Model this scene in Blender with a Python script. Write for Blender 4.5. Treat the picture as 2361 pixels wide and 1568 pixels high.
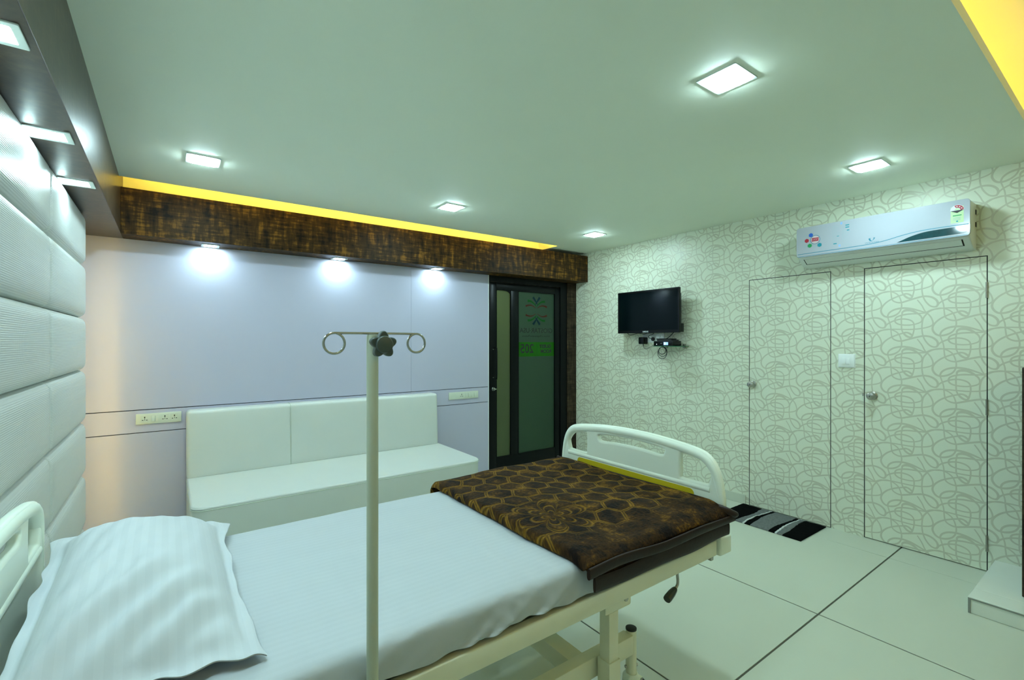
import bpy, bmesh, math, random
from mathutils import Vector, Matrix, noise

random.seed(7)
for o in list(bpy.data.objects):
    bpy.data.objects.remove(o, do_unlink=True)
SC = bpy.context.scene
COL = SC.collection
PI = math.pi
R = math.radians

# ---------------------------------------------------------------- camera, world, exposure
cam_d = bpy.data.cameras.new('camera')
cam_d.sensor_width = 36.0
cam_d.lens = 1086.0 / 2361.0 * 36.0
cam_d.shift_y = 4.0 / 2361.0
cam_d.clip_start = 0.02
cam = bpy.data.objects.new('camera', cam_d)
COL.objects.link(cam)
cam.location = (0, 0, 1.47)
cam.rotation_euler = (R(90), 0, -R(90 - 53.904))
SC.camera = cam

world = bpy.data.worlds.new('world')
world.use_nodes = True
world.node_tree.nodes['Background'].inputs[0].default_value = (0.5, 0.6, 0.6, 1)
world.node_tree.nodes['Background'].inputs[1].default_value = 0.05
SC.world = world

SC.view_settings.view_transform = 'Standard'
SC.view_settings.look = 'None'
SC.view_settings.gamma = 1.0
SC.view_settings.use_curve_mapping = False
SC.view_settings.exposure = 1.05

LIGHT_COL = (0.70, 1.0, 1.07)      # cool tube-like tint of all downlights
CEIL_E = 90.0                      # ceiling panels
SOFFIT_E = 58.0                    # small downlights in the two beams
AMBER = (1.0, 0.64, 0.085)
WARM = (1.0, 0.60, 0.055)

# ---------------------------------------------------------------- dimensions (metres)
XL, XR = -0.50, 4.226        # headboard wall, wallpaper wall
YB, YF = 4.402, -1.70        # lavender panel face, wall behind camera
H = 2.5725                   # false ceiling
HU = 2.82                    # slab above coves
ZB = 2.215                   # underside of the brown beams
YBEAM = 4.19                 # face of back beam
XBEAM = -0.266               # face of side beam

# ---------------------------------------------------------------- materials
def new_mat(name):
    m = bpy.data.materials.new(name)
    m.use_nodes = True
    nt = m.node_tree
    return m, nt, nt.nodes['Principled BSDF']

def pmat(name, col, rough=0.5, metal=0.0, spec=0.5, coat=0.0, sheen=0.0, var=0.0, vscale=6.0, bump=0.0, bscale=80.0):
    m, nt, p = new_mat(name)
    p.inputs['Base Color'].default_value = (*col, 1)
    p.inputs['Roughness'].default_value = rough
    p.inputs['Metallic'].default_value = metal
    p.inputs['Specular IOR Level'].default_value = spec
    p.inputs['Coat Weight'].default_value = coat
    p.inputs['Coat Roughness'].default_value = 0.06
    p.inputs['Sheen Weight'].default_value = sheen
    tc = nt.nodes.new('ShaderNodeTexCoord')
    n = nt.nodes.new('ShaderNodeTexNoise')
    n.inputs['Scale'].default_value = vscale
    n.inputs['Detail'].default_value = 4
    nt.links.new(tc.outputs['Object'], n.inputs['Vector'])
    mr = nt.nodes.new('ShaderNodeMapRange')
    mr.inputs['To Min'].default_value = 1 - var
    mr.inputs['To Max'].default_value = 1 + var
    nt.links.new(n.outputs['Fac'], mr.inputs['Value'])
    mx = nt.nodes.new('ShaderNodeVectorMath')
    mx.operation = 'SCALE'
    mx.inputs[0].default_value = col
    nt.links.new(mr.outputs['Result'], mx.inputs['Scale'])
    nt.links.new(mx.outputs['Vector'], p.inputs['Base Color'])
    if bump:
        b = nt.nodes.new('ShaderNodeBump')
        b.inputs['Strength'].default_value = bump
        b.inputs['Distance'].default_value = 0.002
        n2 = nt.nodes.new('ShaderNodeTexNoise')
        n2.inputs['Scale'].default_value = bscale
        nt.links.new(tc.outputs['Object'], n2.inputs['Vector'])
        nt.links.new(n2.outputs['Fac'], b.inputs['Height'])
        nt.links.new(b.outputs['Normal'], p.inputs['Normal'])
    return m

def emat(name, col, strength):
    m, nt, p = new_mat(name)
    p.inputs['Base Color'].default_value = (0.8, 0.8, 0.8, 1)
    p.inputs['Emission Color'].default_value = (*col, 1)
    p.inputs['Emission Strength'].default_value = strength
    return m

def mathn(nt, op, a, b=None, c=None):
    n = nt.nodes.new('ShaderNodeMath')
    n.operation = op
    for i, v in enumerate((a, b, c)):
        if v is None:
            continue
        if isinstance(v, (int, float)):
            n.inputs[i].default_value = v
        else:
            nt.links.new(v, n.inputs[i])
    return n.outputs[0]

def ramp(nt, fac, stops):
    r = nt.nodes.new('ShaderNodeValToRGB')
    el = r.color_ramp.elements
    while len(el) < len(stops):
        el.new(0.5)
    for e, (p, c) in zip(el, stops):
        e.position = p
        e.color = (*c, 1)
    nt.links.new(fac, r.inputs['Fac'])
    return r.outputs['Color']

M = {}
M['ceiling'] = pmat('ceiling_paint', (0.88, 0.93, 0.785), 0.62, var=0.03, vscale=1.2)
M['cove'] = M['ceiling']
M['paper'] = pmat('wallpaper_ground', (0.78, 0.83, 0.675), 0.42, spec=0.45, var=0.02, vscale=2)
M['print'] = pmat('wallpaper_print', (0.60, 0.615, 0.475), 0.36, spec=0.6, var=0.06, vscale=9)
M['lav'] = pmat('lavender_laminate', (0.485, 0.485, 0.605), 0.34, spec=0.4, var=0.015, vscale=1)
M['white_wall'] = pmat('off_white_wall', (0.86, 0.88, 0.80), 0.7)
M['dark'] = pmat('dark_gap', (0.012, 0.014, 0.013), 0.8)
M['leather'] = pmat('white_leatherette', (0.60, 0.64, 0.60), 0.34, spec=0.5, var=0.02, bump=0.12, bscale=380)
M['piping'] = pmat('leatherette_seam', (0.50, 0.57, 0.47), 0.4)
M['abs'] = pmat('cream_plastic', (0.87, 0.94, 0.81), 0.3, spec=0.5, var=0.01)
M['yellow'] = pmat('yellow_plastic', (0.60, 0.47, 0.012), 0.38, var=0.05, vscale=40)
M['powder'] = pmat('cream_powder_coat', (0.80, 0.80, 0.60), 0.36, spec=0.5, var=0.04, vscale=14)
M['pole'] = pmat('grey_green_enamel', (0.46, 0.50, 0.385), 0.34, spec=0.5, var=0.03)
M['steel'] = pmat('polished_steel', (0.40, 0.41, 0.40), 0.18, metal=1)
M['satin'] = pmat('satin_steel', (0.42, 0.41, 0.37), 0.32, metal=1)
M['rubber'] = pmat('black_rubber', (0.02, 0.022, 0.022), 0.55)
M['knob'] = pmat('grey_knob_plastic', (0.055, 0.075, 0.068), 0.38)
M['grip'] = pmat('grip_plastic', (0.045, 0.045, 0.038), 0.25)
M['socket_pl'] = pmat('ivory_socket_plastic', (0.62, 0.67, 0.56), 0.28, spec=0.5)
M['white_pl'] = pmat('white_plastic', (0.90, 0.94, 0.92), 0.28, spec=0.5)
M['ac_white'] = pmat('glossy_white_plastic', (0.43, 0.455, 0.50), 0.16, spec=0.5, coat=0.6)
M['ac_body'] = pmat('matte_white_plastic', (0.74, 0.79, 0.74), 0.4)
M['ac_teal'] = pmat('teal_line', (0.03, 0.20, 0.28), 0.3)
M['ac_disp'] = pmat('smoked_display', (0.008, 0.05, 0.06), 0.06, coat=1.0, var=0.5, vscale=30)
M['blackgloss'] = pmat('black_gloss', (0.003, 0.004, 0.0045), 0.2, spec=0.3)
M['screen'] = pmat('lcd_screen', (0.001, 0.0045, 0.0055), 0.12, spec=0.16)
M['black_al'] = pmat('black_aluminium', (0.0025, 0.004, 0.004), 0.34, metal=0.0, spec=0.16)
M['grout'] = pmat('floor_grout', (0.085, 0.09, 0.065), 0.8)
M['tile'] = pmat('cream_floor_tile', (0.59, 0.635, 0.52), 0.20, spec=0.5, var=0.025, vscale=2.5)
M['marble'] = pmat('white_marble_step', (0.76, 0.81, 0.72), 0.2, var=0.03, vscale=5)
M['concrete'] = pmat('grey_step_edge', (0.25, 0.27, 0.24), 0.6, var=0.2, vscale=25)
M['text'] = pmat('black_print', (0.010, 0.014, 0.013), 0.5)
M['sky_blue'] = pmat('print_blue', (0.02, 0.12, 0.55), 0.4)
M['pr_red'] = pmat('print_red', (0.40, 0.02, 0.04), 0.4)
M['pr_green'] = pmat('print_green', (0.01, 0.30, 0.08), 0.4)
M['pr_teal'] = pmat('print_teal', (0.01, 0.25, 0.32), 0.4)
M['pr_pink'] = pmat('print_pink', (0.62, 0.50, 0.50), 0.4)
M['pr_white'] = pmat('print_white', (0.75, 0.78, 0.78), 0.4)
M['pr_pale'] = pmat('print_pale_green', (0.52, 0.70, 0.38), 0.4)
M['pr_grey'] = pmat('print_grey', (0.33, 0.42, 0.45), 0.5)
M['pr_ltblue'] = pmat('print_light_blue', (0.25, 0.45, 0.80), 0.4)
M['lamp'] = emat('lamp_diffuser', LIGHT_COL, CEIL_E)
M['spot'] = emat('soffit_diffuser', LIGHT_COL, SOFFIT_E)
M['spotb'] = emat('back_soffit_diffuser', LIGHT_COL, SOFFIT_E * 1.1)
M['amber'] = emat('amber_led_strip', AMBER, 20.0)
M['amber2'] = emat('amber_led_tray_strip', (1.0, 0.60, 0.075), 5.0)
M['warm'] = emat('warm_led_strip', WARM, 22.0)
M['blue_led'] = emat('blue_lcd', (0.03, 0.22, 1.0), 0.6)
M['lcd_white'] = emat('white_lcd', (0.75, 0.9, 1.0), 0.45)
M['corr_lamp'] = emat('corridor_lamp', (0.95, 1.0, 0.66), 13.0)
M['frame_lamp'] = pmat('lamp_frame', (0.70, 0.76, 0.72), 0.35)
M['hem'] = pmat('brown_satin_hem', (0.019, 0.0088, 0.0058), 0.42, spec=0.22, sheen=0.0, var=0.25, vscale=18, bump=0.3, bscale=60)
M['mat_black'] = pmat('black_pile', (0.002, 0.0025, 0.0025), 0.95, spec=0.05, var=0.4, vscale=60, bump=1.0, bscale=300)
M['mat_grey'] = pmat('grey_pile', (0.16, 0.175, 0.17), 0.95, spec=0.1, var=0.45, vscale=60, bump=1.0, bscale=300)
M['mat_white'] = pmat('white_pile', (0.60, 0.64, 0.62), 0.9, var=0.25, vscale=60, bump=1.0, bscale=300)
M['shelf_glass'] = pmat('green_edge_glass', (0.02, 0.16, 0.07), 0.05, spec=0.6)

def weave_leather():
    m, nt, p = new_mat('woven_leatherette')
    p.inputs['Base Color'].default_value = (0.60, 0.63, 0.59, 1)
    p.inputs['Roughness'].default_value = 0.27
    tc = nt.nodes.new('ShaderNodeTexCoord')
    sp = nt.nodes.new('ShaderNodeSeparateXYZ')
    nt.links.new(tc.outputs['Object'], sp.inputs[0])
    k = 2 * PI / 0.0135
    a = mathn(nt, 'SINE', mathn(nt, 'MULTIPLY', mathn(nt, 'ADD', sp.outputs[1], sp.outputs[2]), k))
    b = mathn(nt, 'SINE', mathn(nt, 'MULTIPLY', mathn(nt, 'SUBTRACT', sp.outputs[1], sp.outputs[2]), k))
    h = mathn(nt, 'MULTIPLY', a, b)
    bu = nt.nodes.new('ShaderNodeBump')
    bu.inputs['Strength'].default_value = 0.35
    bu.inputs['Distance'].default_value = 0.0022
    nt.links.new(h, bu.inputs['Height'])
    nt.links.new(bu.outputs['Normal'], p.inputs['Normal'])
    return m
M['weave'] = weave_leather()

def brown_laminate(name, dark, mid, light, rough, sx=(1, 1, 1)):
    """metallic brown laminate with a woven, scratched cross pattern"""
    m, nt, p = new_mat(name)
    tc = nt.nodes.new('ShaderNodeTexCoord')
    def stretched(sc, nscale, det=4):
        mp = nt.nodes.new('ShaderNodeMapping')
        mp.inputs['Scale'].default_value = sc
        nt.links.new(tc.outputs['Object'], mp.inputs['Vector'])
        n = nt.nodes.new('ShaderNodeTexNoise')
        n.inputs['Scale'].default_value = nscale
        n.inputs['Detail'].default_value = det
        n.inputs['Roughness'].default_value = 0.6
        nt.links.new(mp.outputs['Vector'], n.inputs['Vector'])
        return n.outputs['Fac']
    v = stretched((30, 30, 5), 1.0)
    h = stretched((6, 6, 55), 1.0)
    big = stretched((1, 1, 1), 14.0)
    s = mathn(nt, 'ADD', mathn(nt, 'MULTIPLY', v, 0.55), mathn(nt, 'MULTIPLY', h, 0.45))
    s = mathn(nt, 'ADD', mathn(nt, 'MULTIPLY', s, 0.75), mathn(nt, 'MULTIPLY', big, 0.25))
    c = ramp(nt, s, [(0.40, dark), (0.52, mid), (0.64, light)])
    nt.links.new(c, p.inputs['Base Color'])
    p.inputs['Roughness'].default_value = rough
    p.inputs['Specular IOR Level'].default_value = 0.5 if rough < 0.4 else 0.12
    return m
M['brown'] = brown_laminate('brown_woven_laminate', (0.012, 0.0075, 0.0045), (0.055, 0.028, 0.0075), (0.25, 0.120, 0.018), 0.50)
M['brown_side'] = brown_laminate('brown_side_laminate', (0.024, 0.015, 0.009), (0.048, 0.030, 0.016), (0.085, 0.055, 0.028), 0.33)
M['brown_dim'] = brown_laminate('brown_door_surround', (0.014, 0.010, 0.007), (0.040, 0.027, 0.016), (0.085, 0.060, 0.034), 0.45)

def sheet_mat(name, col, kx, amp, axis):
    m, nt, p = new_mat(name)
    tc = nt.nodes.new('ShaderNodeTexCoord')
    sp = nt.nodes.new('ShaderNodeSeparateXYZ')
    nt.links.new(tc.outputs['Object'], sp.inputs[0])
    s = mathn(nt, 'SINE', mathn(nt, 'MULTIPLY', sp.outputs[axis], 2 * PI / kx))
    st = mathn(nt, 'MULTIPLY_ADD', mathn(nt, 'GREATER_THAN', s, 0.0), amp, 1 - amp / 2)
    v = nt.nodes.new('ShaderNodeVectorMath')
    v.operation = 'SCALE'
    v.inputs[0].default_value = col
    nt.links.new(st, v.inputs['Scale'])
    nt.links.new(v.outputs['Vector'], p.inputs['Base Color'])
    rg = mathn(nt, 'MULTIPLY_ADD', mathn(nt, 'GREATER_THAN', s, 0.0), -0.12, 0.72)
    nt.links.new(rg, p.inputs['Roughness'])
    p.inputs['Sheen Weight'].default_value = 0.15
    n = nt.nodes.new('ShaderNodeTexNoise')
    n.inputs['Scale'].default_value = 9
    n.inputs['Detail'].default_value = 5
    nt.links.new(tc.outputs['Object'], n.inputs['Vector'])
    b = nt.nodes.new('ShaderNodeBump')
    b.inputs['Strength'].default_value = 0.25
    b.inputs['Distance'].default_value = 0.01
    nt.links.new(n.outputs['Fac'], b.inputs['Height'])
    nt.links.new(b.outputs['Normal'], p.inputs['Normal'])
    return m
M['sheet'] = sheet_mat('white_satin_stripe_sheet', (0.49, 0.53, 0.555), 0.024, 0.014, 1)
M['pillow'] = sheet_mat('white_satin_stripe_pillowcase', (0.56, 0.60, 0.625), 0.030, 0.03, 0)
M['mattress'] = pmat('mattress_ticking', (0.45, 0.48, 0.46), 0.8)

def fleece_mat():
    """plush brown fleece: hexagon lattice pressed in gold lines, one pressed flower"""
    m, nt, p = new_mat('brown_plush_fleece')
    L = nt.links.new
    uv = nt.nodes.new('ShaderNodeUVMap')
    uv.uv_map = 'UVMap'
    nz = nt.nodes.new('ShaderNodeTexNoise')
    nz.inputs['Scale'].default_value = 7
    nz.inputs['Detail'].default_value = 2
    L(uv.outputs['UV'], nz.inputs['Vector'])
    off = nt.nodes.new('ShaderNodeVectorMath'); off.operation = 'MULTIPLY_ADD'
    L(nz.outputs['Color'], off.inputs[0]); off.inputs[1].default_value = (0.034, 0.034, 0); L(uv.outputs['UV'], off.inputs[2])
    sp = nt.nodes.new('ShaderNodeSeparateXYZ')
    L(off.outputs['Vector'], sp.inputs[0])
    pitch = 0.118
    # lattice neighbours run along the width of the bed (uv.y)
    px = mathn(nt, 'ADD', mathn(nt, 'DIVIDE', sp.outputs[1], pitch), 40.0)
    py = mathn(nt, 'ADD', mathn(nt, 'DIVIDE', sp.outputs[0], pitch), 17.32 * 2)
    S3 = math.sqrt(3)
    ax = mathn(nt, 'SUBTRACT', mathn(nt, 'MODULO', px, 1.0), 0.5)
    ay = mathn(nt, 'SUBTRACT', mathn(nt, 'MODULO', py, S3), S3 / 2)
    bx = mathn(nt, 'SUBTRACT', mathn(nt, 'MODULO', mathn(nt, 'ADD', px, 0.5), 1.0), 0.5)
    by = mathn(nt, 'SUBTRACT', mathn(nt, 'MODULO', mathn(nt, 'ADD', py, S3 / 2), S3), S3 / 2)
    da = mathn(nt, 'ADD', mathn(nt, 'MULTIPLY', ax, ax), mathn(nt, 'MULTIPLY', ay, ay))
    db = mathn(nt, 'ADD', mathn(nt, 'MULTIPLY', bx, bx), mathn(nt, 'MULTIPLY', by, by))
    sel = mathn(nt, 'LESS_THAN', da, db)
    def mixs(a, b):
        return mathn(nt, 'ADD', mathn(nt, 'MULTIPLY', a, sel), mathn(nt, 'MULTIPLY', b, mathn(nt, 'SUBTRACT', 1.0, sel)))
    gx = mathn(nt, 'ABSOLUTE', mixs(ax, bx))
    gy = mathn(nt, 'ABSOLUTE', mixs(ay, by))
    hd = mathn(nt, 'MAXIMUM', gx, mathn(nt, 'ADD', mathn(nt, 'MULTIPLY', gx, 0.5), mathn(nt, 'MULTIPLY', gy, S3 / 2)))
    line = nt.nodes.new('ShaderNodeMapRange'); line.interpolation_type = 'SMOOTHSTEP'
    L(hd, line.inputs['Value'])
    line.inputs['From Min'].default_value = 0.41; line.inputs['From Max'].default_value = 0.455
    # double line: dark core between the two pressed edges
    core = nt.nodes.new('ShaderNodeMapRange'); core.interpolation_type = 'SMOOTHSTEP'
    L(hd, core.inputs['Value'])
    core.inputs['From Min'].default_value = 0.455; core.inputs['From Max'].default_value = 0.5
    core.inputs['To Min'].default_value = 1.0; core.inputs['To Max'].default_value = 0.25
    hexl = mathn(nt, 'MULTIPLY', line.outputs[0], core.outputs[0])
    # flower
    fx = mathn(nt, 'SUBTRACT', sp.outputs[0], 1.235)
    fy = mathn(nt, 'SUBTRACT', sp.outputs[1], 1.425)
    r = mathn(nt, 'SQRT', mathn(nt, 'ADD', mathn(nt, 'MULTIPLY', fx, fx), mathn(nt, 'MULTIPLY', fy, fy)))
    th = mathn(nt, 'ARCTAN2', fy, fx)
    pet = mathn(nt, 'POWER', mathn(nt, 'ABSOLUTE', mathn(nt, 'COSINE', mathn(nt, 'MULTIPLY', th, 3.0))), 0.55)
    fl = None
    for rad, w in ((0.165, 0.010), (0.145, 0.006), (0.095, 0.009), (0.05, 0.008)):
        d = mathn(nt, 'ABSOLUTE', mathn(nt, 'SUBTRACT', r, mathn(nt, 'MULTIPLY', pet, rad)))
        g = mathn(nt, 'SUBTRACT', 1.0, mathn(nt, 'MINIMUM', mathn(nt, 'DIVIDE', d, w), 1.0))
        fl = g if fl is None else mathn(nt, 'MAXIMUM', fl, g)
    inside = nt.nodes.new('ShaderNodeMapRange'); inside.interpolation_type = 'SMOOTHSTEP'
    L(r, inside.inputs['Value'])
    inside.inputs['From Min'].default_value = 0.135; inside.inputs['From Max'].default_value = 0.19
    near = nt.nodes.new('ShaderNodeMapRange'); near.interpolation_type = 'SMOOTHSTEP'   # plain border beyond the lattice
    L(sp.outputs[1], near.inputs['Value'])
    near.inputs['From Min'].default_value = 1.20; near.inputs['From Max'].default_value = 1.30
    lat = mathn(nt, 'MULTIPLY', mathn(nt, 'MULTIPLY', hexl, inside.outputs[0]), near.outputs[0])
    pat = mathn(nt, 'MAXIMUM', lat, fl)
    # brushed pile, its uneven sheen put into the colour as light and dark patches
    n1 = nt.nodes.new('ShaderNodeTexNoise'); n1.inputs['Scale'].default_value = 11; n1.inputs['Detail'].default_value = 6; n1.inputs['Roughness'].default_value = 0.65
    L(uv.outputs['UV'], n1.inputs['Vector'])
    n2 = nt.nodes.new('ShaderNodeTexNoise'); n2.inputs['Scale'].default_value = 90; n2.inputs['Detail'].default_value = 3
    L(uv.outputs['UV'], n2.inputs['Vector'])
    pile = mathn(nt, 'ADD', mathn(nt, 'MULTIPLY', n1.outputs['Fac'], 0.75), mathn(nt, 'MULTIPLY', n2.outputs['Fac'], 0.25))
    base = ramp(nt, pile, [(0.42, (0.006, 0.0024, 0.0006)), (0.55, (0.044, 0.019, 0.0018)), (0.70, (0.24, 0.115, 0.009))])
    mx = nt.nodes.new('ShaderNodeMix'); mx.data_type = 'RGBA'
    L(mathn(nt, 'MULTIPLY', pat, mathn(nt, 'MULTIPLY', mathn(nt, 'ADD', mathn(nt, 'MULTIPLY', n2.outputs['Fac'], 0.9), 0.1), mathn(nt, 'ADD', mathn(nt, 'MULTIPLY', n1.outputs['Fac'], 1.5), 0.15))), mx.inputs['Factor'])
    L(base, mx.inputs['A']); mx.inputs['B'].default_value = (0.42, 0.22, 0.022, 1)
    L(mx.outputs['Result'], p.inputs['Base Color'])
    p.inputs['Roughness'].default_value = 0.8
    p.inputs['Specular IOR Level'].default_value = 0.15
    bu = nt.nodes.new('ShaderNodeBump'); bu.inputs['Strength'].default_value = 0.9; bu.inputs['Distance'].default_value = 0.010
    L(mathn(nt, 'ADD', mathn(nt, 'MULTIPLY', n2.outputs['Fac'], 0.5), mathn(nt, 'MULTIPLY', pat, -0.8)), bu.inputs['Height'])
    L(bu.outputs['Normal'], p.inputs['Normal'])
    return m
M['fleece'] = fleece_mat()

def frosted(name, col, trans):
    m, nt, p = new_mat(name)
    p.inputs['Base Color'].default_value = (*col, 1)
    p.inputs['Roughness'].default_value = 0.4
    tr = nt.nodes.new('ShaderNodeBsdfTranslucent')
    tr.inputs['Color'].default_value = (*trans, 1)
    mx = nt.nodes.new('ShaderNodeMixShader')
    mx.inputs['Fac'].default_value = 0.6
    nt.links.new(p.outputs[0], mx.inputs[1])
    nt.links.new(tr.outputs[0], mx.inputs[2])
    nt.links.new(mx.outputs[0], nt.nodes['Material Output'].inputs['Surface'])
    return m
M['frost'] = frosted('frosted_glass', (0.06, 0.10, 0.075), (0.25, 0.42, 0.30))
M['frost_pale'] = frosted('frosted_glass_pale', (0.10, 0.14, 0.09), (0.42, 0.50, 0.30))
M['film_green'] = frosted('green_film', (0.03, 0.20, 0.01), (0.10, 0.75, 0.02))
M['film_red'] = frosted('red_film', (0.12, 0.03, 0.02), (0.40, 0.10, 0.06))
M['film_blue'] = frosted('blue_film', (0.005, 0.04, 0.06), (0.01, 0.12, 0.18))
M['film_leaf'] = frosted('leaf_film', (0.01, 0.14, 0.02), (0.03, 0.45, 0.06))

# ---------------------------------------------------------------- mesh helpers
def finish(name, me, mat, parent=None, smooth=True, angle=38):
    if smooth:
        for p in me.polygons:
            p.use_smooth = True
        try:
            me.set_sharp_from_angle(angle=R(angle))
        except Exception:
            pass
    if mat is not None:
        me.materials.clear()
        me.materials.append(M[mat] if isinstance(mat, str) else mat)
    o = bpy.data.objects.new(name, me)
    COL.objects.link(o)
    if parent is not None:
        o.parent = parent
        o.matrix_parent_inverse = parent.matrix_basis.inverted()
    return o

def mk(name, bm, mat, parent=None, smooth=True, angle=38):
    me = bpy.data.meshes.new(name)
    bmesh.ops.recalc_face_normals(bm, faces=bm.faces[:])
    bm.to_mesh(me)
    bm.free()
    return finish(name, me, mat, parent, smooth, angle)

def box(bm, x0, x1, y0, y1, z0, z1, bev=0.0, seg=2):
    vs = [bm.verts.new((x, y, z)) for x in (x0, x1) for y in (y0, y1) for z in (z0, z1)]
    idx = ((0, 1, 3, 2), (4, 6, 7, 5), (0, 4, 5, 1), (2, 3, 7, 6), (0, 2, 6, 4), (1, 5, 7, 3))
    fs = [bm.faces.new([vs[i] for i in f]) for f in idx]
    if bev > 0:
        es = list({e for f in fs for e in f.edges})
        bmesh.ops.bevel(bm, geom=es, offset=bev, segments=seg, profile=0.5, affect='EDGES')

def boxo(name, d, mat, parent=None, bev=0.0, seg=2):
    bm = bmesh.new()
    box(bm, *d, bev=bev, seg=seg)
    return mk(name, bm, mat, parent)

def tube(bm, pts, rad, seg=10, cap=True):
    pts = [Vector(p) for p in pts]
    n = len(pts)
    rads = rad if isinstance(rad, (list, tuple)) else [rad] * n
    t0 = (pts[1] - pts[0]).normalized()
    up = Vector((0, 0, 1)) if abs(t0.z) < 0.9 else Vector((1, 0, 0))
    nrm = t0.cross(up).normalized()
    rings = []
    for i in range(n):
        t = (pts[min(i + 1, n - 1)] - pts[max(i - 1, 0)]).normalized()
        nrm = (nrm - t * nrm.dot(t)).normalized()
        b = t.cross(nrm)
        rings.append([bm.verts.new(pts[i] + (nrm * math.cos(a) + b * math.sin(a)) * rads[i]) for a in [2 * PI * k / seg for k in range(seg)]])
    for i in range(n - 1):
        for k in range(seg):
            bm.faces.new((rings[i][k], rings[i][(k + 1) % seg], rings[i + 1][(k + 1) % seg], rings[i + 1][k]))
    if cap:
        bm.faces.new(rings[0][::-1])
        bm.faces.new(rings[-1])

def tubeo(name, pts, rad, mat, parent=None, seg=10):
    bm = bmesh.new()
    tube(bm, pts, rad, seg)
    return mk(name, bm, mat, parent)

def lathe(bm, prof, origin, axis, seg=24):
    """prof: list of (distance along axis, radius)"""
    o = Vector(origin)
    a = Vector(axis).normalized()
    u = a.orthogonal().normalized()
    v = a.cross(u)
    rings = []
    for d, r in prof:
        rings.append([bm.verts.new(o + a * d + (u * math.cos(t) + v * math.sin(t)) * max(r, 1e-5)) for t in [2 * PI * k / seg for k in range(seg)]])
    for i in range(len(rings) - 1):
        for k in range(seg):
            bm.faces.new((rings[i][k], rings[i][(k + 1) % seg], rings[i + 1][(k + 1) % seg], rings[i + 1][k]))
    bm.faces.new(rings[0][::-1])
    bm.faces.new(rings[-1])

def latheo(name, prof, origin, axis, mat, parent=None, seg=24):
    bm = bmesh.new()
    lathe(bm, prof, origin, axis, seg)
    return mk(name, bm, mat, parent)

def smoothpts(pts, n=8, closed=False):
    """Catmull-Rom through 2D or 3D points"""
    P = [Vector(p) for p in pts]
    out = []
    m = len(P)
    for i in range(m if closed else m - 1):
        if closed:
            p0, p1, p2, p3 = P[i - 1], P[i], P[(i + 1) % m], P[(i + 2) % m]
        else:
            p0, p1, p2, p3 = P[max(i - 1, 0)], P[i], P[i + 1], P[min(i + 2, m - 1)]
        for k in range(n):
            t = k / n
            out.append(0.5 * ((2 * p1) + (-p0 + p2) * t + (2 * p0 - 5 * p1 + 4 * p2 - p3) * t * t + (-p0 + 3 * p1 - 3 * p2 + p3) * t ** 3))
    if not closed:
        out.append(P[-1])
    return out

def plate_curve(name, loops, extrude, bevel, mat, matrix, parent=None, bres=2):
    """flat shape from closed 2D loops (holes allowed), given thickness and rounded edges"""
    cu = bpy.data.curves.new(name, 'CURVE')
    cu.dimensions = '2D'
    cu.fill_mode = 'BOTH'
    cu.extrude = extrude
    cu.bevel_depth = bevel
    cu.bevel_resolution = bres
    for lp in loops:
        s = cu.splines.new('POLY')
        s.points.add(len(lp) - 1)
        for q, p in zip(s.points, lp):
            q.co = (p[0], p[1], 0, 1)
        s.use_cyclic_u = True
    t = bpy.data.objects.new(name + '_tmp', cu)
    COL.objects.link(t)
    dg = bpy.context.evaluated_depsgraph_get()
    me = bpy.data.meshes.new_from_object(t.evaluated_get(dg))
    bpy.data.objects.remove(t, do_unlink=True)
    bpy.data.curves.remove(cu)
    me.transform(matrix)
    me.name = name
    return finish(name, me, mat, parent, True, 42)

def text_mesh(name, body, size, mat, matrix, parent=None, align='CENTER', extrude=0.0, bold=0.0, sx=1.0):
    cu = bpy.data.curves.new(name, 'FONT')
    cu.body = body
    cu.size = size
    cu.align_x = align
    cu.align_y = 'CENTER'
    cu.extrude = extrude
    cu.offset = bold
    t = bpy.data.objects.new(name + '_tmp', cu)
    COL.objects.link(t)
    dg = bpy.context.evaluated_depsgraph_get()
    me = bpy.data.meshes.new_from_object(t.evaluated_get(dg))
    bpy.data.objects.remove(t, do_unlink=True)
    bpy.data.curves.remove(cu)
    me.transform(matrix @ Matrix.Diagonal((sx, 1, 1, 1)))
    return finish(name, me, mat, parent, False)

def frame_mat(origin, xdir, ydir):
    x = Vector(xdir); y = Vector(ydir); z = x.cross(y)
    m = Matrix((x, y, z)).transposed().to_4x4()
    m.translation = Vector(origin)
    return m

def rrect(x0, x1, y0, y1, r, n=5):
    out = []
    for cx, cy, a0 in ((x1 - r, y1 - r, 0), (x0 + r, y1 - r, 90), (x0 + r, y0 + r, 180), (x1 - r, y0 + r, 270)):
        for k in range(n + 1):
            a = R(a0 + 90 * k / n)
            out.append((cx + r * math.cos(a), cy + r * math.sin(a)))
    return out

def empty(name, loc, label, cat, group=None):
    o = bpy.data.objects.new(name, None)
    o.empty_display_size = 0.1
    COL.objects.link(o)
    o.location = loc
    tag(o, label, cat, group)
    bpy.context.view_layer.update()
    return o

def tag(o, label, cat, group=None):
    o['label'] = label
    o['category'] = cat
    if group:
        o['group'] = group
    return o

def struct(o, label=None):
    o['kind'] = 'structure'
    if label:
        o['label'] = label
    return o

def stuff(o):
    o['kind'] = 'stuff'
    return o

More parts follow.
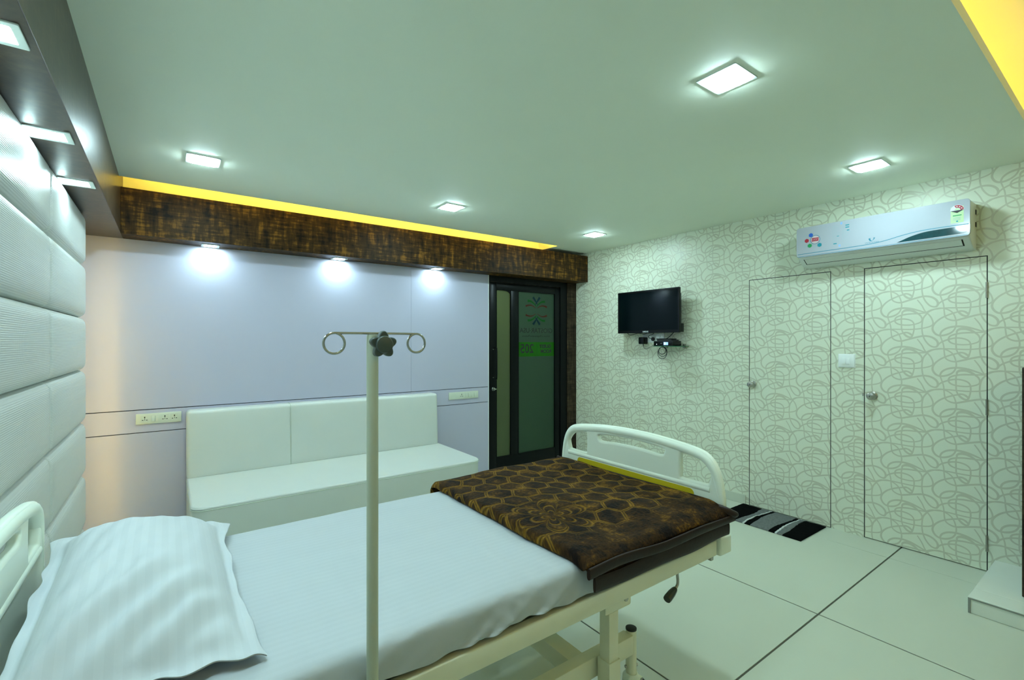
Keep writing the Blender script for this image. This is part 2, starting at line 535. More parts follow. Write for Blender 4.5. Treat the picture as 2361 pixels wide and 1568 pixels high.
# ================================================================ SETTING
# ---- floor with large cream tiles
fl = struct(boxo('floor', (XL - 0.1, XR + 0.1, YF - 0.1, YB + 0.05, -0.06, -0.0035), 'grout'), 'cream tiled floor with thin dark joints')
gx = [XL - 0.05, 0.68, 1.755, 2.832, 3.955, XR + 0.02]
gy = [YF, -1.12, -0.02, 1.08, 2.18, 3.28, YB + 0.03]
J = 0.0045
for i in range(len(gx) - 1):
    for j in range(len(gy) - 1):
        jx = J * (0.45 if i == 4 or gx[i] > 3.9 else 1.0)
        boxo('tile', (gx[i] + jx, gx[i + 1] - (J * 0.4 if i == 3 else J), gy[j] + J, gy[j + 1] - J, -0.05, 0.0), 'tile', fl, bev=0.0008, seg=1)

# ---- ceiling: false ceiling, lip of the tray, slab above
bm = bmesh.new()
YC = 4.068
box(bm, XBEAM, XR + 0.1, 0.395, YC, H, H + 0.012)
box(bm, 3.62, XR + 0.1, YC, 4.45, H, H + 0.20)
box(bm, XBEAM, XR + 0.1, 0.3935, 0.413, H - 0.0004, H + 0.050)
box(bm, XBEAM, XR + 0.1, YF - 0.05, -1.30, H, H + 0.012)  # unseen ledge, added to keep the rear strip's light off the room
box(bm, XL - 0.1, XR + 0.1, YF - 0.1, 4.55, HU, HU + 0.06)
ceil = struct(mk('ceiling', bm, 'ceiling', smooth=False), 'pale painted false ceiling with a cove slot and raised tray')

# ---- walls behind headboard and behind the camera
struct(boxo('wall_left', (XL - 0.1, XL, YF - 0.1, 4.55, 0, HU), 'white_wall'), 'wall behind the padded headboard')
struct(boxo('wall_front', (XL - 0.1, XR + 0.1, YF - 0.1, YF, 0, HU), 'white_wall'), 'wall behind the camera')

# ---- back wall: dark backing with lavender laminate panels in front
DX0, DX1, DZ = 2.893, 4.07, 2.205
bm = bmesh.new()
box(bm, XL, DX0, YB + 0.012, YB + 0.12, 0, ZB + 0.06)
box(bm, DX0, XR + 0.1, YB + 0.02, YB + 0.12, DZ, ZB + 0.06)
box(bm, DX1, XR + 0.1, YB + 0.02, YB + 0.12, 0, DZ)
wb = struct(mk('wall_back', bm, 'dark', smooth=False), 'lavender laminate wall with two thin horizontal grooves')
boxo('cove_back', (XL, XR + 0.05, YB + 0.012, YB + 0.12, ZB + 0.06, HU), 'ceiling', wb)
G1, G2, GW = 0.968, 0.801, 0.0028
SEAM = 1.961
for nm, x0, x1, z0, z1 in (('wall_panel', XL, SEAM - 0.0006, G1 + GW, ZB + 0.03), ('wall_panel', SEAM + 0.0006, DX0 - 0.012, G1 + GW, ZB + 0.03),
                       ('wall_panel', XL, SEAM - 0.0006, G2 + GW, G1 - GW), ('wall_panel', SEAM + 0.0006, DX0 - 0.012, G2 + GW, G1 - GW),
                       ('wall_panel', XL, DX0 - 0.012, 0.0, G2 - GW)):
    boxo(nm, (x0, x1, YB, YB + 0.0118, z0, z1), 'lav', wb, bev=0.0008, seg=1)
boxo('edge_strip', (DX0 - 0.0115, DX0 - 0.005, YB - 0.003, YB + 0.03, 0, ZB), 'white_pl', wb)

# ---- brown laminate beams and door surround
tb = struct(boxo('trim_1', (XBEAM + 0.001, XR - 0.001, YBEAM, YB + 0.0115, ZB, 2.535), 'brown', bev=0.001, seg=1), 'brown and gold woven-look laminate beam above the lavender wall')
struct(boxo('trim_2', (XL + 0.001, XBEAM, YF, YB - 0.0005, ZB, HU - 0.001), 'brown_side', bev=0.0015, seg=1), 'dark brown beam above the padded headboard')
struct(boxo('trim_3', (DX1 + 0.002, XR - 0.001, YB - 0.006, YB + 0.0195, 0, ZB - 0.001), 'brown_dim', bev=0.001, seg=1), 'dark brown strip between glass door and patterned wall')

# ---- right wall with two papered doors
PRINT = {
 'A': ([(139, 141), (114, 158), (83, 152), (36, 133), (-3, 108), (-31, 74), (-38, 41), (-23, 10), (3, -2), (39, 6), (67, 28), (81, 63), (80, 102), (66, 147), (39, 173), (3, 184), (-36, 175), (-68, 155)],
       [8, 7, 6.5, 6.5, 6.5, 7, 7.5, 8, 8, 8, 6, 5, 4.5, 4.5, 5, 5.5, 6, 6]),
 'B': ([(0, 0), (10, 27), (39, 49), (83, 58), (130, 53), (175, 37), (223, 16)], [6, 7, 8, 9, 8.5, 7, 4]),
 'C': ([(83, 17), (88, 31), (105, 41), (133, 40), (163, 23), (187, -1), (195, -28), (184, -47), (145, -61), (102, -63), (64, -55), (45, -37), (48, -11), (71, 4), (114, 14), (175, 16), (223, 18)],
       [4, 8, 12, 12, 9, 6, 5, 5, 5, 5.5, 6, 6, 6, 7, 7, 6, 4]),
 'D': ([(-18, -83), (0, -53), (39, -30), (83, -19), (124, -26), (147, -46), (152, -81), (147, -120), (136, -148), (114, -144), (94, -121), (108, -114), (130, -123), (142, -141)],
       [4, 6, 6.5, 6.5, 6, 5, 5, 5, 7, 9, 7, 5, 5, 5]),
 'E': ([(223, 16), (243, -15), (253, -53), (243, -72), (205, -86), (145, -94), (83, -93), (26, -91), (-16, -95), (-46, -101), (-76, -120)], [5, 5, 5, 5, 5, 5, 5, 5, 5.5, 6, 6]),
 'W': ([(2, -5), (11, -37), (19, -70), (22, -114), (29, -154), (52, -172), (80, -176), (114, -166), (160, -151), (205, -141), (246, -150), (272, -174), (278, -201), (266, -217), (240, -210), (217, -182), (202, -147), (195, -105), (195, -59), (202, -17), (223, 16)],
       [4, 4, 4, 4, 5, 6, 7, 8, 8, 8, 8.5, 8.5, 8, 7, 6, 5.5, 5, 5, 5, 6, 6]),
 'G': ([(88, 31), (81, -8), (81, -56), (83, -95), (94, -127)], [4, 5, 5, 5, 4]),
 'H': ([(169, 112), (193, 72), (208, 36), (223, 13)], [3.5, 4, 4, 4]),
}
def print_mesh():
    """whole printed pattern as flat ribbons on the wall plane (verts in (y, z))"""
    V, F = [], []
    cells = []
    rank = {k: i for i, k in enumerate(PRINT)}
    for c in range(-13, 5):
        for k in range(-8, 6):
            cells.append((1.1598 - 0.2885 * c, 1.651 + 0.2745 * k - (0.13725 if c % 2 else 0.0), 9 * (c % 2) + 18 * (k % 3)))
    strokes = []
    for key, (pts, wid) in PRINT.items():
        q = smoothpts([(p[0], p[1], w) for p, w in zip(pts, wid)], 6)
        strokes.append(q)
    for (oy, oz, lay) in cells:
        if oy < -0.5 or oy > 4.9:
            continue
        for si, q in enumerate(strokes):
            base = len(V)
            n = len(q)
            for i in range(n):
                d = (q[min(i + 1, n - 1)] - q[max(i - 1, 0)])
                l = math.hypot(d.x, d.y) or 1.0
                nx, ny = -d.y / l, d.x / l
                w = (q[i].z * 1.15 + 3.0) * 0.5
                for s in (-1, 1):
                    V.append((oy - (q[i].x + nx * w * s) / 1000, oz + (q[i].y + ny * w * s) / 1000, (lay + si + i / n) * 0.000009))
            for i in range(n - 1):
                F.append((base + 2 * i, base + 2 * i + 1, base + 2 * i + 3, base + 2 * i + 2))
    return V, F
PV, PF = print_mesh()

def paper_print(regions, x, parent):
    """clip the print to rectangles [(y0, y1, z0, z1)] and lay it 0.25 mm in front of the paper"""
    out = bmesh.new()
    for (y0, y1, z0, z1) in regions:
        b = bmesh.new()
        keep = {}
        for f in PF:
            ys = [PV[i][0] for i in f]; zs = [PV[i][1] for i in f]
            if max(ys) < y0 or min(ys) > y1 or max(zs) < z0 or min(zs) > z1:
                continue
            vv = []
            for i in f:
                if i not in keep:
                    keep[i] = b.verts.new((x - PV[i][2], PV[i][0], PV[i][1]))
                vv.append(keep[i])
            b.faces.new(vv)
        for co, no in (((x, y0, 0), (0, -1, 0)), ((x, y1, 0), (0, 1, 0)), ((x, 0, z0), (0, 0, -1)), ((x, 0, z1), (0, 0, 1))):
            bmesh.ops.bisect_plane(b, geom=b.verts[:] + b.edges[:] + b.faces[:], plane_co=co, plane_no=no, clear_outer=True)
        t = bpy.data.meshes.new('t')
        b.to_mesh(t); b.free()
        out.from_mesh(t)
        bpy.data.meshes.remove(t)
    for f in out.faces:
        f.normal_update()
        if f.normal.x > 0:
            f.normal_flip()
    me = bpy.data.meshes.new('printed_scrolls')
    out.to_mesh(me); out.free()
    o = finish('printed_scrolls', me, 'print', parent, False)
    stuff(o)
    return o

DG = 0.0058
D1 = (1.521, 2.172, 2.026)       # door by the mat: y0, y1, height
D2 = (0.640, 1.303, 2.022)       # door under the air conditioner
WX1 = XR + 0.05
regs = [(YF, D2[0], 0, HU), (D2[0], D2[1], D2[2], HU), (D2[1], D1[0], 0, HU), (D1[0], D1[1], D1[2], HU), (D1[1], YB + 0.04, 0, HU)]
bm = bmesh.new()
for (y0, y1, z0, z1) in regs:
    box(bm, XR, WX1, y0, y1, z0, z1)
box(bm, WX1 + 0.0005, WX1 + 0.05, YF, YB + 0.1, 0, HU)
wr = struct(mk('wall_right', bm, 'paper', smooth=False), 'wall papered in cream with taupe looping scroll print')
boxo('door_shadow_lining', (WX1 - 0.004, WX1, D2[0] + 0.0005, D1[1] - 0.0005, 0, D1[2] - 0.0005), 'dark', wr)
paper_print([(YF + 0.5, D2[0], 0, H), (D2[0], D2[1], D2[2], H), (D2[1], D1[0], 0, H), (D1[0], D1[1], D1[2], H), (D1[1], YB, 0, H)], XR - 0.00025, wr)

def papered_door(name, d, label, knob_y, knob_z, hinges):
    y0, y1, zt = d
    leaf = boxo(name, (XR + 0.0004, XR + 0.04, y0 + DG, y1 - DG, 0.006, zt - DG), 'paper')
    struct(leaf, label)
    paper_print([(y0 + DG, y1 - DG, 0.006, zt - DG)], XR + 0.00015, leaf)
    boxo('gap_shade', (XR + 0.0010, XR + 0.03, y0 + 0.0002, y0 + DG - 0.0002, 0.001, zt - 0.0002), 'dark', leaf)  # dark strips stand in for the shade inside the door gap
    boxo('gap_shade', (XR + 0.0010, XR + 0.03, y1 - DG + 0.0002, y1 - 0.0002, 0.001, zt - 0.0002), 'dark', leaf)
    boxo('gap_shade', (XR + 0.0010, XR + 0.03, y0 + DG, y1 - DG, zt - DG + 0.0002, zt - 0.0002), 'dark', leaf)
    kn = latheo('door_knob', [(0, 0.030), (0.006, 0.031), (0.010, 0.027), (0.012, 0.013), (0.026, 0.012), (0.030, 0.020), (0.036, 0.027), (0.050, 0.028), (0.058, 0.025), (0.061, 0.018), (0.062, 0.0)],
                (XR + 0.0005, knob_y, knob_z), (-1, 0, 0), 'satin', leaf, 28)
    latheo('key_cylinder', [(0, 0.0095), (0.004, 0.0095), (0.0045, 0.0)], (XR - 0.0605, knob_y, knob_z), (-1, 0, 0), 'steel', kn, 16)
    boxo('keyhole', (XR - 0.0665, XR - 0.0648, knob_y - 0.0014, knob_y + 0.0014, knob_z - 0.006, knob_z + 0.004), 'dark', kn)
    for hz in hinges:
        bm = bmesh.new()
        for k in range(5):
            lathe(bm, [(0, 0.0058), (0.0195, 0.0058)], (XR - 0.005, y0 + 0.004, hz - 0.05 + 0.0205 * k), (0, 0, 1), 12)
        hg = mk('hinge', bm, 'satin', leaf)
    return leaf
d1 = papered_door('door_1', D1, 'narrow papered door beside the striped mat', 2.135, 1.09, ())
d2 = papered_door('door_2', D2, 'papered door with three hinges below the air conditioner', 1.248, 1.069, (1.80, 1.05, 0.18))
boxo('strike_plate', (XR - 0.004, XR + 0.0003, 1.3045, 1.3125, 1.062, 1.085), 'satin', wr)

# skirting of the right wall, next to the narrow door
bb = struct(boxo('baseboard_right', (XR - 0.010, XR - 0.0006, 2.20, YB - 0.008, 0, 0.082), 'tile', bev=0.002, seg=1), 'low tiled skirting along the patterned wall')

# ---- glass door in a black frame
bm = bmesh.new()
Y0, Y1 = YB + 0.004, YB + 0.075
box(bm, DX0 - 0.004, DX0 + 0.014, Y0 - 0.004, Y1, 0, ZB - 0.001)
box(bm, 3.965, DX1, Y0, Y1, 0, DZ)
box(bm, DX0 + 0.014, 3.965, Y0, Y1, 2.150, ZB - 0.001)
fr = struct(mk('door_3', bm, 'black_al', smooth=False), 'black framed frosted glass door with a green room sign')
def rail(n, x0, x1, z0, z1):
    return boxo(n, (x0, x1, YB + 0.012, YB + 0.052, z0, z1), 'black_al', fr, bev=0.003)
XA, XB, XC, XD, XE = DX0 + 0.016, 3.000, 3.205, 3.310, 3.880
rail('stile', XA, XB, 0.012, 2.146)
rail('mullion', XC, XD, 0.152, 2.060)
rail('stile', XE, 3.962, 0.012, 2.146)
rail('top_rail', XB, XE, 2.060, 2.146)
rail('bottom_rail', XB, XE, 0.012, 0.152)
GY = YB + 0.030
pane_a = boxo('glass_pane', (XB - 0.004, XC + 0.004, GY, GY + 0.006, 0.150, 2.062), 'frost_pale', fr)
pane_b = boxo('glass_pane', (XD - 0.004, XE + 0.004, GY, GY + 0.006, 0.150, 2.062), 'frost', fr)
# beads around the panes
bm = bmesh.new()
for x0, x1 in ((XB, XC), (XD, XE)):
    box(bm, x0, x0 + 0.005, YB + 0.010, YB + 0.03, 0.152, 2.06)
    box(bm, x1 - 0.005, x1, YB + 0.010, YB + 0.03, 0.152, 2.06)
    box(bm, x0, x1, YB + 0.010, YB + 0.03, 0.152, 0.160)
mk('glazing_bead', bm, 'black_al', fr, smooth=False)
# curved corner filler of the narrow pane
lp = [(XC, 2.062), (XC, 2.005)] + [(XC - 0.004 - 0.10 * (1 - math.cos(R(a))) , 2.01 + 0.05 * math.sin(R(a))) for a in range(5, 91, 17)] + [(XC - 0.12, 2.062)]
plate_curve('corner_filler', [lp], 0.004, 0, 'black_al', frame_mat((0, YB + 0.022, 0), (1, 0, 0), (0, 0, 1)), fr)
# handle and lock
hd = tubeo('pull_handle', smoothpts([(2.975, YB + 0.012, 1.40), (2.975, YB - 0.02, 1.395), (2.975, YB - 0.03, 1.37), (2.975, YB - 0.03, 1.08), (2.975, YB - 0.02, 1.055), (2.975, YB + 0.012, 1.05)], 5), 0.008, 'black_al', fr)
for zz in (1.385, 1.065):
    latheo('handle_screw', [(0, 0.008), (0.004, 0.007), (0.005, 0)], (2.955, YB + 0.012, zz), (0, -1, 0), 'steel', fr, 12)
lk = latheo('door_lock', [(0, 0.022), (0.006, 0.022), (0.012, 0.016), (0.020, 0.015), (0.022, 0.0)], (2.957, YB + 0.012, 0.937), (0, -1, 0), 'steel', fr, 20)
boxo('key', (2.950, 2.982, YB - 0.016, YB - 0.012, 0.930, 0.944), 'steel', lk, bev=0.001)
# film and lettering on the outer side, read in reverse from inside
FY = GY - 0.0006
def fm(x, z):
    return frame_mat((x, FY, z), (-1, 0, 0), (0, 0, 1))
band = boxo('green_sign', (XD + 0.004, XE - 0.003, GY - 0.0004, GY - 0.0001, 1.294, 1.465), 'film_green', fr)
text_mesh('sign_number', '205', 0.150, 'text', fm(3.452, 1.383), band, bold=0.0022, sx=0.92)
text_mesh('sign_word', 'GUEST', 0.056, 'text', fm(3.735, 1.412), band, bold=0.0022, sx=1.08)
text_mesh('sign_word', 'ROOM', 0.056, 'text', fm(3.748, 1.352), band, bold=0.0022, sx=1.0)
boxo('sign_divider', (3.606, 3.609, FY - 0.0002, FY, 1.32, 1.44), 'film_leaf', band)
text_mesh('door_lettering', 'GIOSTAR\u00b7USA', 0.079, 'text', fm(3.598, 1.602), pane_b, sx=1.03, bold=0.0006)
text_mesh('door_lettering', 'Institute of Regenerative Medicine', 0.034, 'text', fm(3.598, 1.538), pane_b, sx=0.92)
def leaf_loop(pts, w):
    q = smoothpts(pts, 6)
    n = len(q)
    L, Rr = [], []
    for i in range(n):
        d = q[min(i + 1, n - 1)] - q[max(i - 1, 0)]
        d.normalize()
        ww = w * (0.18 + 0.82 * i / (n - 1))
        L.append((q[i].x - d.y * ww, q[i].y + d.x * ww))
        Rr.append((q[i].x + d.y * ww, q[i].y - d.x * ww))
    return L + Rr[::-1]
LC = (3.597, 1.842)
for sx in (-1, 1):
    for sz in (-1, 1):
        for nm, pts, w, mt in (('emblem_bar', [(0.012, 0.035), (0.07, 0.062), (0.12, 0.064), (0.165, 0.052)], 0.012, 'film_red'),
                               ('emblem_leaf', [(0.004, 0.055), (0.035, 0.085), (0.085, 0.112), (0.135, 0.116)], 0.015, 'film_leaf'),
                               ('emblem_stem', [(-0.018, 0.075), (0.004, 0.105), (0.024, 0.130), (0.052, 0.165)], 0.016, 'film_blue')):
            lp = leaf_loop([(p[0] * sx, p[1] * sz) for p in pts], w)
            plate_curve(nm, [lp], 0.0001, 0, mt, frame_mat((LC[0], FY + (0.0001 if nm == 'emblem_stem' and sx > 0 else 0), LC[1]), (1, 0, 0), (0, 0, 1)), pane_b)
# corridor beyond the glass
bm = bmesh.new()
box(bm, 2.2, 5.2, 5.9, 6.0, 0, 2.5)
box(bm, 2.1, 2.2, YB + 0.13, 6.0, 0, 2.5)
box(bm, 5.2, 5.3, YB + 0.13, 6.0, 0, 2.5)
box(bm, 2.1, 5.3, YB + 0.13, 6.0, 2.5, 2.56)
box(bm, 2.1, 5.3, YB + 0.121, 6.0, -0.06, 0.0)
struct(mk('wall_corridor', bm, 'white_wall', smooth=False), 'dim corridor beyond the frosted glass door')
cl = boxo('corridor_lamp', (2.45, 2.75, 4.80, 5.10, 2.485, 2.499), 'corr_lamp')
tag(cl, 'corridor ceiling lamp glowing dimly behind the frosted glass', 'ceiling light')

# ================================================================ LIGHTS (the room's own, and one added tray strip)
def panel_light(name, x, y, z, s, label, group, dif, proud=0.013):
    e = empty(name, (x, y, z), label, 'ceiling light', group)
    f = s / 2 + 0.016
    loops = [rrect(-f, f, -f, f, 0.003, 2), rrect(-s / 2, s / 2, -s / 2, s / 2, 0.004, 2)]
    plate_curve('lamp_frame', loops, 0.0015, 0.001, 'frame_lamp', Matrix.Translation((x, y, z - 0.0032)), e)
    boxo('diffuser', (x - s / 2 + 0.003, x + s / 2 - 0.003, y - s / 2 + 0.003, y + s / 2 - 0.003, z - proud, z - 0.0004), dif, e, bev=0.0025 if proud < 0.01 else 0.006, seg=3)
    return e
CL = 'square panel lights in the ceiling'
panel_light('ceiling_light', 0.170, 3.41, H, 0.140, 'square ceiling light nearest the amber cove, closest to the headboard beam', CL, 'lamp')
panel_light('ceiling_light', 1.872, 3.41, H, 0.140, 'square ceiling light above the sofa, middle one of the far row', CL, 'lamp')
panel_light('ceiling_light', 3.535, 3.41, H, 0.140, 'square ceiling light above the television', CL, 'lamp')
panel_light('ceiling_light', 1.890, 1.066, H, 0.140, 'largest-looking square ceiling light, alone above the bed', CL, 'lamp')
panel_light('ceiling_light', 3.545, 1.066, H, 0.140, 'square ceiling light in front of the air conditioner', CL, 'lamp')
panel_light('ceiling_light', 0.170, 1.066, H, 0.140, 'square ceiling light over the pillow, above the photo frame', CL, 'lamp')
SL = 'square downlights in the headboard beam'
for y, lb in ((2.972, 'farthest downlight in the beam above the padded headboard'), (2.340, 'middle downlight in the beam above the padded headboard'),
              (1.632, 'downlight in the headboard beam cut by the left frame edge'), (0.93, 'downlight in the headboard beam beside the camera')):
    panel_light('soffit_light', -0.345, y, ZB, 0.088, lb, SL, 'spot', 0.006)
BL = 'square downlights under the gold-brown beam'
for x, lb in ((0.262, 'leftmost of three downlights washing the lavender wall'), (1.235, 'middle of three downlights washing the lavender wall'),
              (2.205, 'rightmost of three downlights washing the lavender wall, nearest the glass door')):
    panel_light('soffit_light', x, 4.322, ZB, 0.085, lb, BL, 'spotb', 0.006)

def strip(name, d, mat, label):
    o = boxo(name, d, mat)
    return tag(o, label, 'led strip')
strip('led_strip', (XBEAM + 0.03, 3.60, 4.028, 4.046, H + 0.014, H + 0.026), 'amber', 'amber strip light hidden in the cove along the gold-brown beam')
strip('led_strip', (XBEAM + 0.05, XR - 0.04, 0.425, 0.440, H + 0.014, H + 0.046), 'amber2', 'amber strip light hidden behind the lip of the ceiling tray')
strip('led_strip', (XBEAM + 0.05, XR - 0.04, -1.345, -1.315, H + 0.014, H + 0.044), 'amber2', 'added amber strip light on an unseen ledge behind the camera, lighting the tray lip')  # added out of view to light the tray lip directly
strip('led_strip', (XL + 0.014, XL + 0.024, 3.640, 3.650, 0.05, 2.15), 'warm', 'warm strip light behind the end of the padded headboard')

# ================================================================ PADDED HEADBOARD WALL
hb = empty('padded_headboard', (-0.45, 1.66, 0.0), 'white woven leatherette padded headboard wall of stacked cushions', 'headboard')
boxo('backing_board', (-0.452, -0.440, -1.50, 3.752, 0.02, ZB - 0.002), 'white_wall', hb)
zs = [0.072, 0.380, 0.688, 0.996, 1.304, 1.612, 1.922, ZB + 0.001]
ys = [3.760, 2.712, 1.664, 0.616, -0.432, -1.48]
def cushion(y0, y1, z0, z1, depth, endround):
    """puffed cushion, back at x=-0.44, softly rounded at its seams"""
    ny, nz = 30, 16
    W, Hh = y1 - y0, z1 - z0
    bm = bmesh.new()
    def prof(d, e):
        t = min(d / e, 1.0)
        return math.sqrt(max(0.0, 1 - (1 - t) ** 2))
    def spaced(n, e):
        out = []
        for i in range(n + 1):
            t = i / n
            out.append(t - 0.11 * math.sin(4 * PI * t) / 2 if False else 0.5 - 0.5 * math.cos(PI * (0.15 * t + 0.85 * t)))
        return out
    sy, sz = spaced(ny, 0), spaced(nz, 0)
    g = []
    for i in range(ny + 1):
        row = []
        for j in range(nz + 1):
            y = y0 + W * sy[i]; z = z0 + Hh * sz[j]
            dz = min(z - z0, z1 - z)
            ey = 0.055 if (y1 - y) < (y - y0) and endround else 0.030
            dy = min(y - y0, y1 - y)
            a = prof(dz, 0.042); b = prof(dy, ey)
            puff = 0.006 * math.sin(PI * sz[j]) * math.sin(PI * sy[i])
            lowb = 0.0 if endround and (y1 - y) < (y - y0) else 0.55
            x = -0.444 + 0.004 + depth * min(1.0, (0.16 + 0.84 * a) * (lowb + (1 - lowb) * b)) + puff
            row.append(bm.verts.new((x, y, z)))
        g.append(row)
    for i in range(ny):
        for j in range(nz):
            bm.faces.new((g[i][j], g[i + 1][j], g[i + 1][j + 1], g[i][j + 1]))
    return bm
for c in range(len(ys) - 1):
    for r_ in range(len(zs) - 1):
        bm = cushion(ys[c + 1] + 0.0004, ys[c] - 0.0004, zs[r_] + 0.0004, zs[r_ + 1] - 0.0004, 0.046, c == 0)
        mk('cushion', bm, 'weave', hb, True, 80)
for c in range(1, 4):
    bm = bmesh.new()
    for r_ in range(len(zs) - 1):
        n = 16
        z0, z1 = zs[r_] + 0.03, zs[r_ + 1] - 0.03
        pts = [(-0.4115, ys[c] + (0.009 if k % 2 else -0.009), z0 + (z1 - z0) * k / n) for k in range(n + 1)]
        tube(bm, pts, 0.0016, 5)
    mk('cross_stitching', bm, 'piping', hb)

# ================================================================ SOFA
sf = empty('sofa', (1.145, 3.90, 0), 'long white leatherette bench sofa against the lavender wall', 'sofa')
SX0, SX1 = 0.108, 2.185
seams = [SX0, 0.822, 1.510, SX1]
def soft_block(name, x0, x1, y0, y1, z0, z1, rad, mat, parent, crown=0.0, nx=14, taper=0.0, front_curve=0.0):
    bm = bmesh.new()
    box(bm, x0, x1, y0, y1, z0, z1, bev=rad, seg=5)
    bmesh.ops.subdivide_edges(bm, edges=[e for e in bm.edges if e.calc_length() > 0.25], cuts=nx, use_grid_fill=True)
    cx = (x0 + x1) / 2
    for v in bm.verts:
        tx = (v.co.x - cx) / ((x1 - x0) / 2)
        ty = (v.co.y - (y0 + y1) / 2) / ((y1 - y0) / 2)
        tz = (v.co.z - (z0 + z1) / 2) / ((z1 - z0) / 2)
        if crown:
            v.co.z += crown * max(0, 1 - tx * tx) * max(0, 1 - ty * ty) * (1 if tz > 0 else 0)
        if taper:
            v.co.y -= taper * (0.5 - 0.5 * tz)
        if front_curve:
            v.co.y -= front_curve * max(0, 1 - tx * tx) * (1 if ty < 0 else 0) * max(0, 1 - tz * tz)
    return mk(name, bm, mat, parent, True, 50)
for i in range(3):
    soft_block('backrest', seams[i] - (0.019 if i else 0), seams[i + 1] + (0.019 if i < 2 else 0), 4.262, YB - 0.003, 0.435, 0.952, 0.026, 'leather', sf, taper=0.02, front_curve=0.010)
for sx_ in seams[1:3]:
    tubeo('back_seam', [(sx_, 4.2425, 0.45), (sx_, 4.2460, 0.60), (sx_, 4.2520, 0.80), (sx_, 4.2585, 0.920), (sx_, 4.2680, 0.945), (sx_, 4.285, 0.9525), (sx_, 4.37, 0.9525)], 0.0022, 'piping', sf, 6)
# seat with rounded front corners
def seat_loop(inset):
    x0, x1, y0, y1 = SX0 + inset, SX1 + 0.015 - inset, 3.445 + inset, 4.30
    r = 0.075
    out = [(x1, y1), (x0, y1)]
    for k in range(7):
        a = R(180 + 90 * k / 6)
        out.append((x0 + r + r * math.cos(a), y0 + r + r * math.sin(a)))
    for k in range(7):
        a = R(270 + 90 * k / 6)
        out.append((x1 - r * 1.6 + r * 1.6 * math.cos(a), y0 + r * 1.2 + r * 1.2 * math.sin(a)))
    return out
lp = seat_loop(0.012)
seat = plate_curve('seat', [lp], 0.148, 0.012, 'leather', Matrix.Translation((0, 0, 0.292)), sf, 4)
top = seat_loop(0.004)
pipe = tubeo('piping', [(p[0], p[1], 0.440) for p in top[1:]], 0.0045, 'leather', sf, 8)
tubeo('seam_cord', [(p[0], p[1], 0.431) for p in seat_loop(-0.0005)[1:]], 0.0024, 'piping', sf, 6)
bm = bmesh.new()
box(bm, SX0 + 0.05, SX1 - 0.05, 3.53, 4.28, 0.03, 0.135, bev=0.004)
mk('base', bm, 'leather', sf)
for x in (SX0 + 0.12, SX1 - 0.12):
    for y in (3.58, 4.2):
        latheo('leg', [(0, 0.018), (0.03, 0.022)], (x, y, 0), (0, 0, 1), 'rubber', sf, 12)

# ================================================================ SOCKETS AND SWITCHES
def slots(bm, cx, cz, s, y):
    """multi-standard socket holes, front facing -y"""
    lathe(bm, [(0, 0.0042 * s), (0.0007, 0.0042 * s)], (cx, y, cz + 0.013 * s), (0, -1, 0), 12)
    box(bm, cx - 0.0022 * s, cx + 0.0022 * s, y - 0.0007, y, cz + 0.003 * s, cz + 0.012 * s)
    box(bm, cx - 0.0014 * s, cx + 0.0014 * s, y - 0.0007, y, cz - 0.010 * s, cz - 0.001 * s)
    for sx in (-1, 1):
        box(bm, cx + sx * 0.012 * s - 0.0045 * s, cx + sx * 0.012 * s + 0.0045 * s, y - 0.0007, y, cz - 0.011 * s, cz - 0.0065 * s)
def wall_plate(name, x0, x1, z0, z1, sockets, rockers, label, s=1.0, blanks=()):
    e = empty(name, ((x0 + x1) / 2, YB, z0), label, 'socket')
    boxo('plate', (x0, x1, YB - 0.011, YB - 0.0002, z0, z1), 'socket_pl', e, bev=0.0035)
    zc = (z0 + z1) / 2
    bm = bmesh.new()
    for cx in sockets:
        slots(bm, cx, zc, s, YB - 0.0115)
        boxo('socket_insert', (cx - 0.024, cx + 0.024, YB - 0.0116, YB - 0.0105, zc - 0.027, zc + 0.027), 'socket_pl', e, bev=0.0003, seg=1)
    if sockets:
        stuff(mk('socket_holes', bm, 'dark', e, False))
    for cx in rockers:
        b = bmesh.new()
        box(b, cx - 0.0095, cx + 0.0095, YB - 0.0150, YB - 0.0105, zc - 0.021, zc + 0.021, bev=0.0012)
        for v in b.verts:
            if v.co.y < YB - 0.012:
                v.co.y -= 0.004 * (0.5 - (v.co.z - zc) / 0.042)
        mk('switch', b, 'socket_pl', e)
    for cx in blanks:
        boxo('blank_insert', (cx - 0.022, cx + 0.022, YB - 0.0116, YB - 0.0105, zc - 0.027, zc + 0.027), 'socket_pl', e, bev=0.0003, seg=1)
    return e
wall_plate('socket_plate', -0.194, 0.080, 0.862, 0.940, (-0.142, -0.022, 0.036), (-0.093, -0.069), 'white socket plate left of the sofa with three sockets and two switches')
wall_plate('socket_plate', 2.382, 2.744, 0.857, 0.934, (2.535,), (2.592, 2.628, 2.664, 2.700), 'white socket plate between the sofa and the glass door', blanks=(2.44,))

sw = empty('light_switch', (XR, 1.413, 1.275), 'white two-rocker light switch between the two papered doors', 'light switch')
boxo('plate', (XR - 0.012, XR - 0.0004, 1.361, 1.465, 1.275, 1.372), 'white_pl', sw, bev=0.004)
boxo('mounting_frame', (XR - 0.004, XR - 0.0004, 1.357, 1.470, 1.271, 1.376), 'white_pl', sw, bev=0.001)
for cy in (1.400, 1.426):
    b = bmesh.new()
    box(b, XR - 0.0165, XR - 0.0115, cy - 0.0105, cy + 0.0105, 1.299, 1.347, bev=0.0012)
    for v in b.verts:
        if v.co.x < XR - 0.013:
            v.co.x -= 0.0045 * (0.5 - (v.co.z - 1.323) / 0.048)
    mk('rocker', b, 'white_pl', sw)

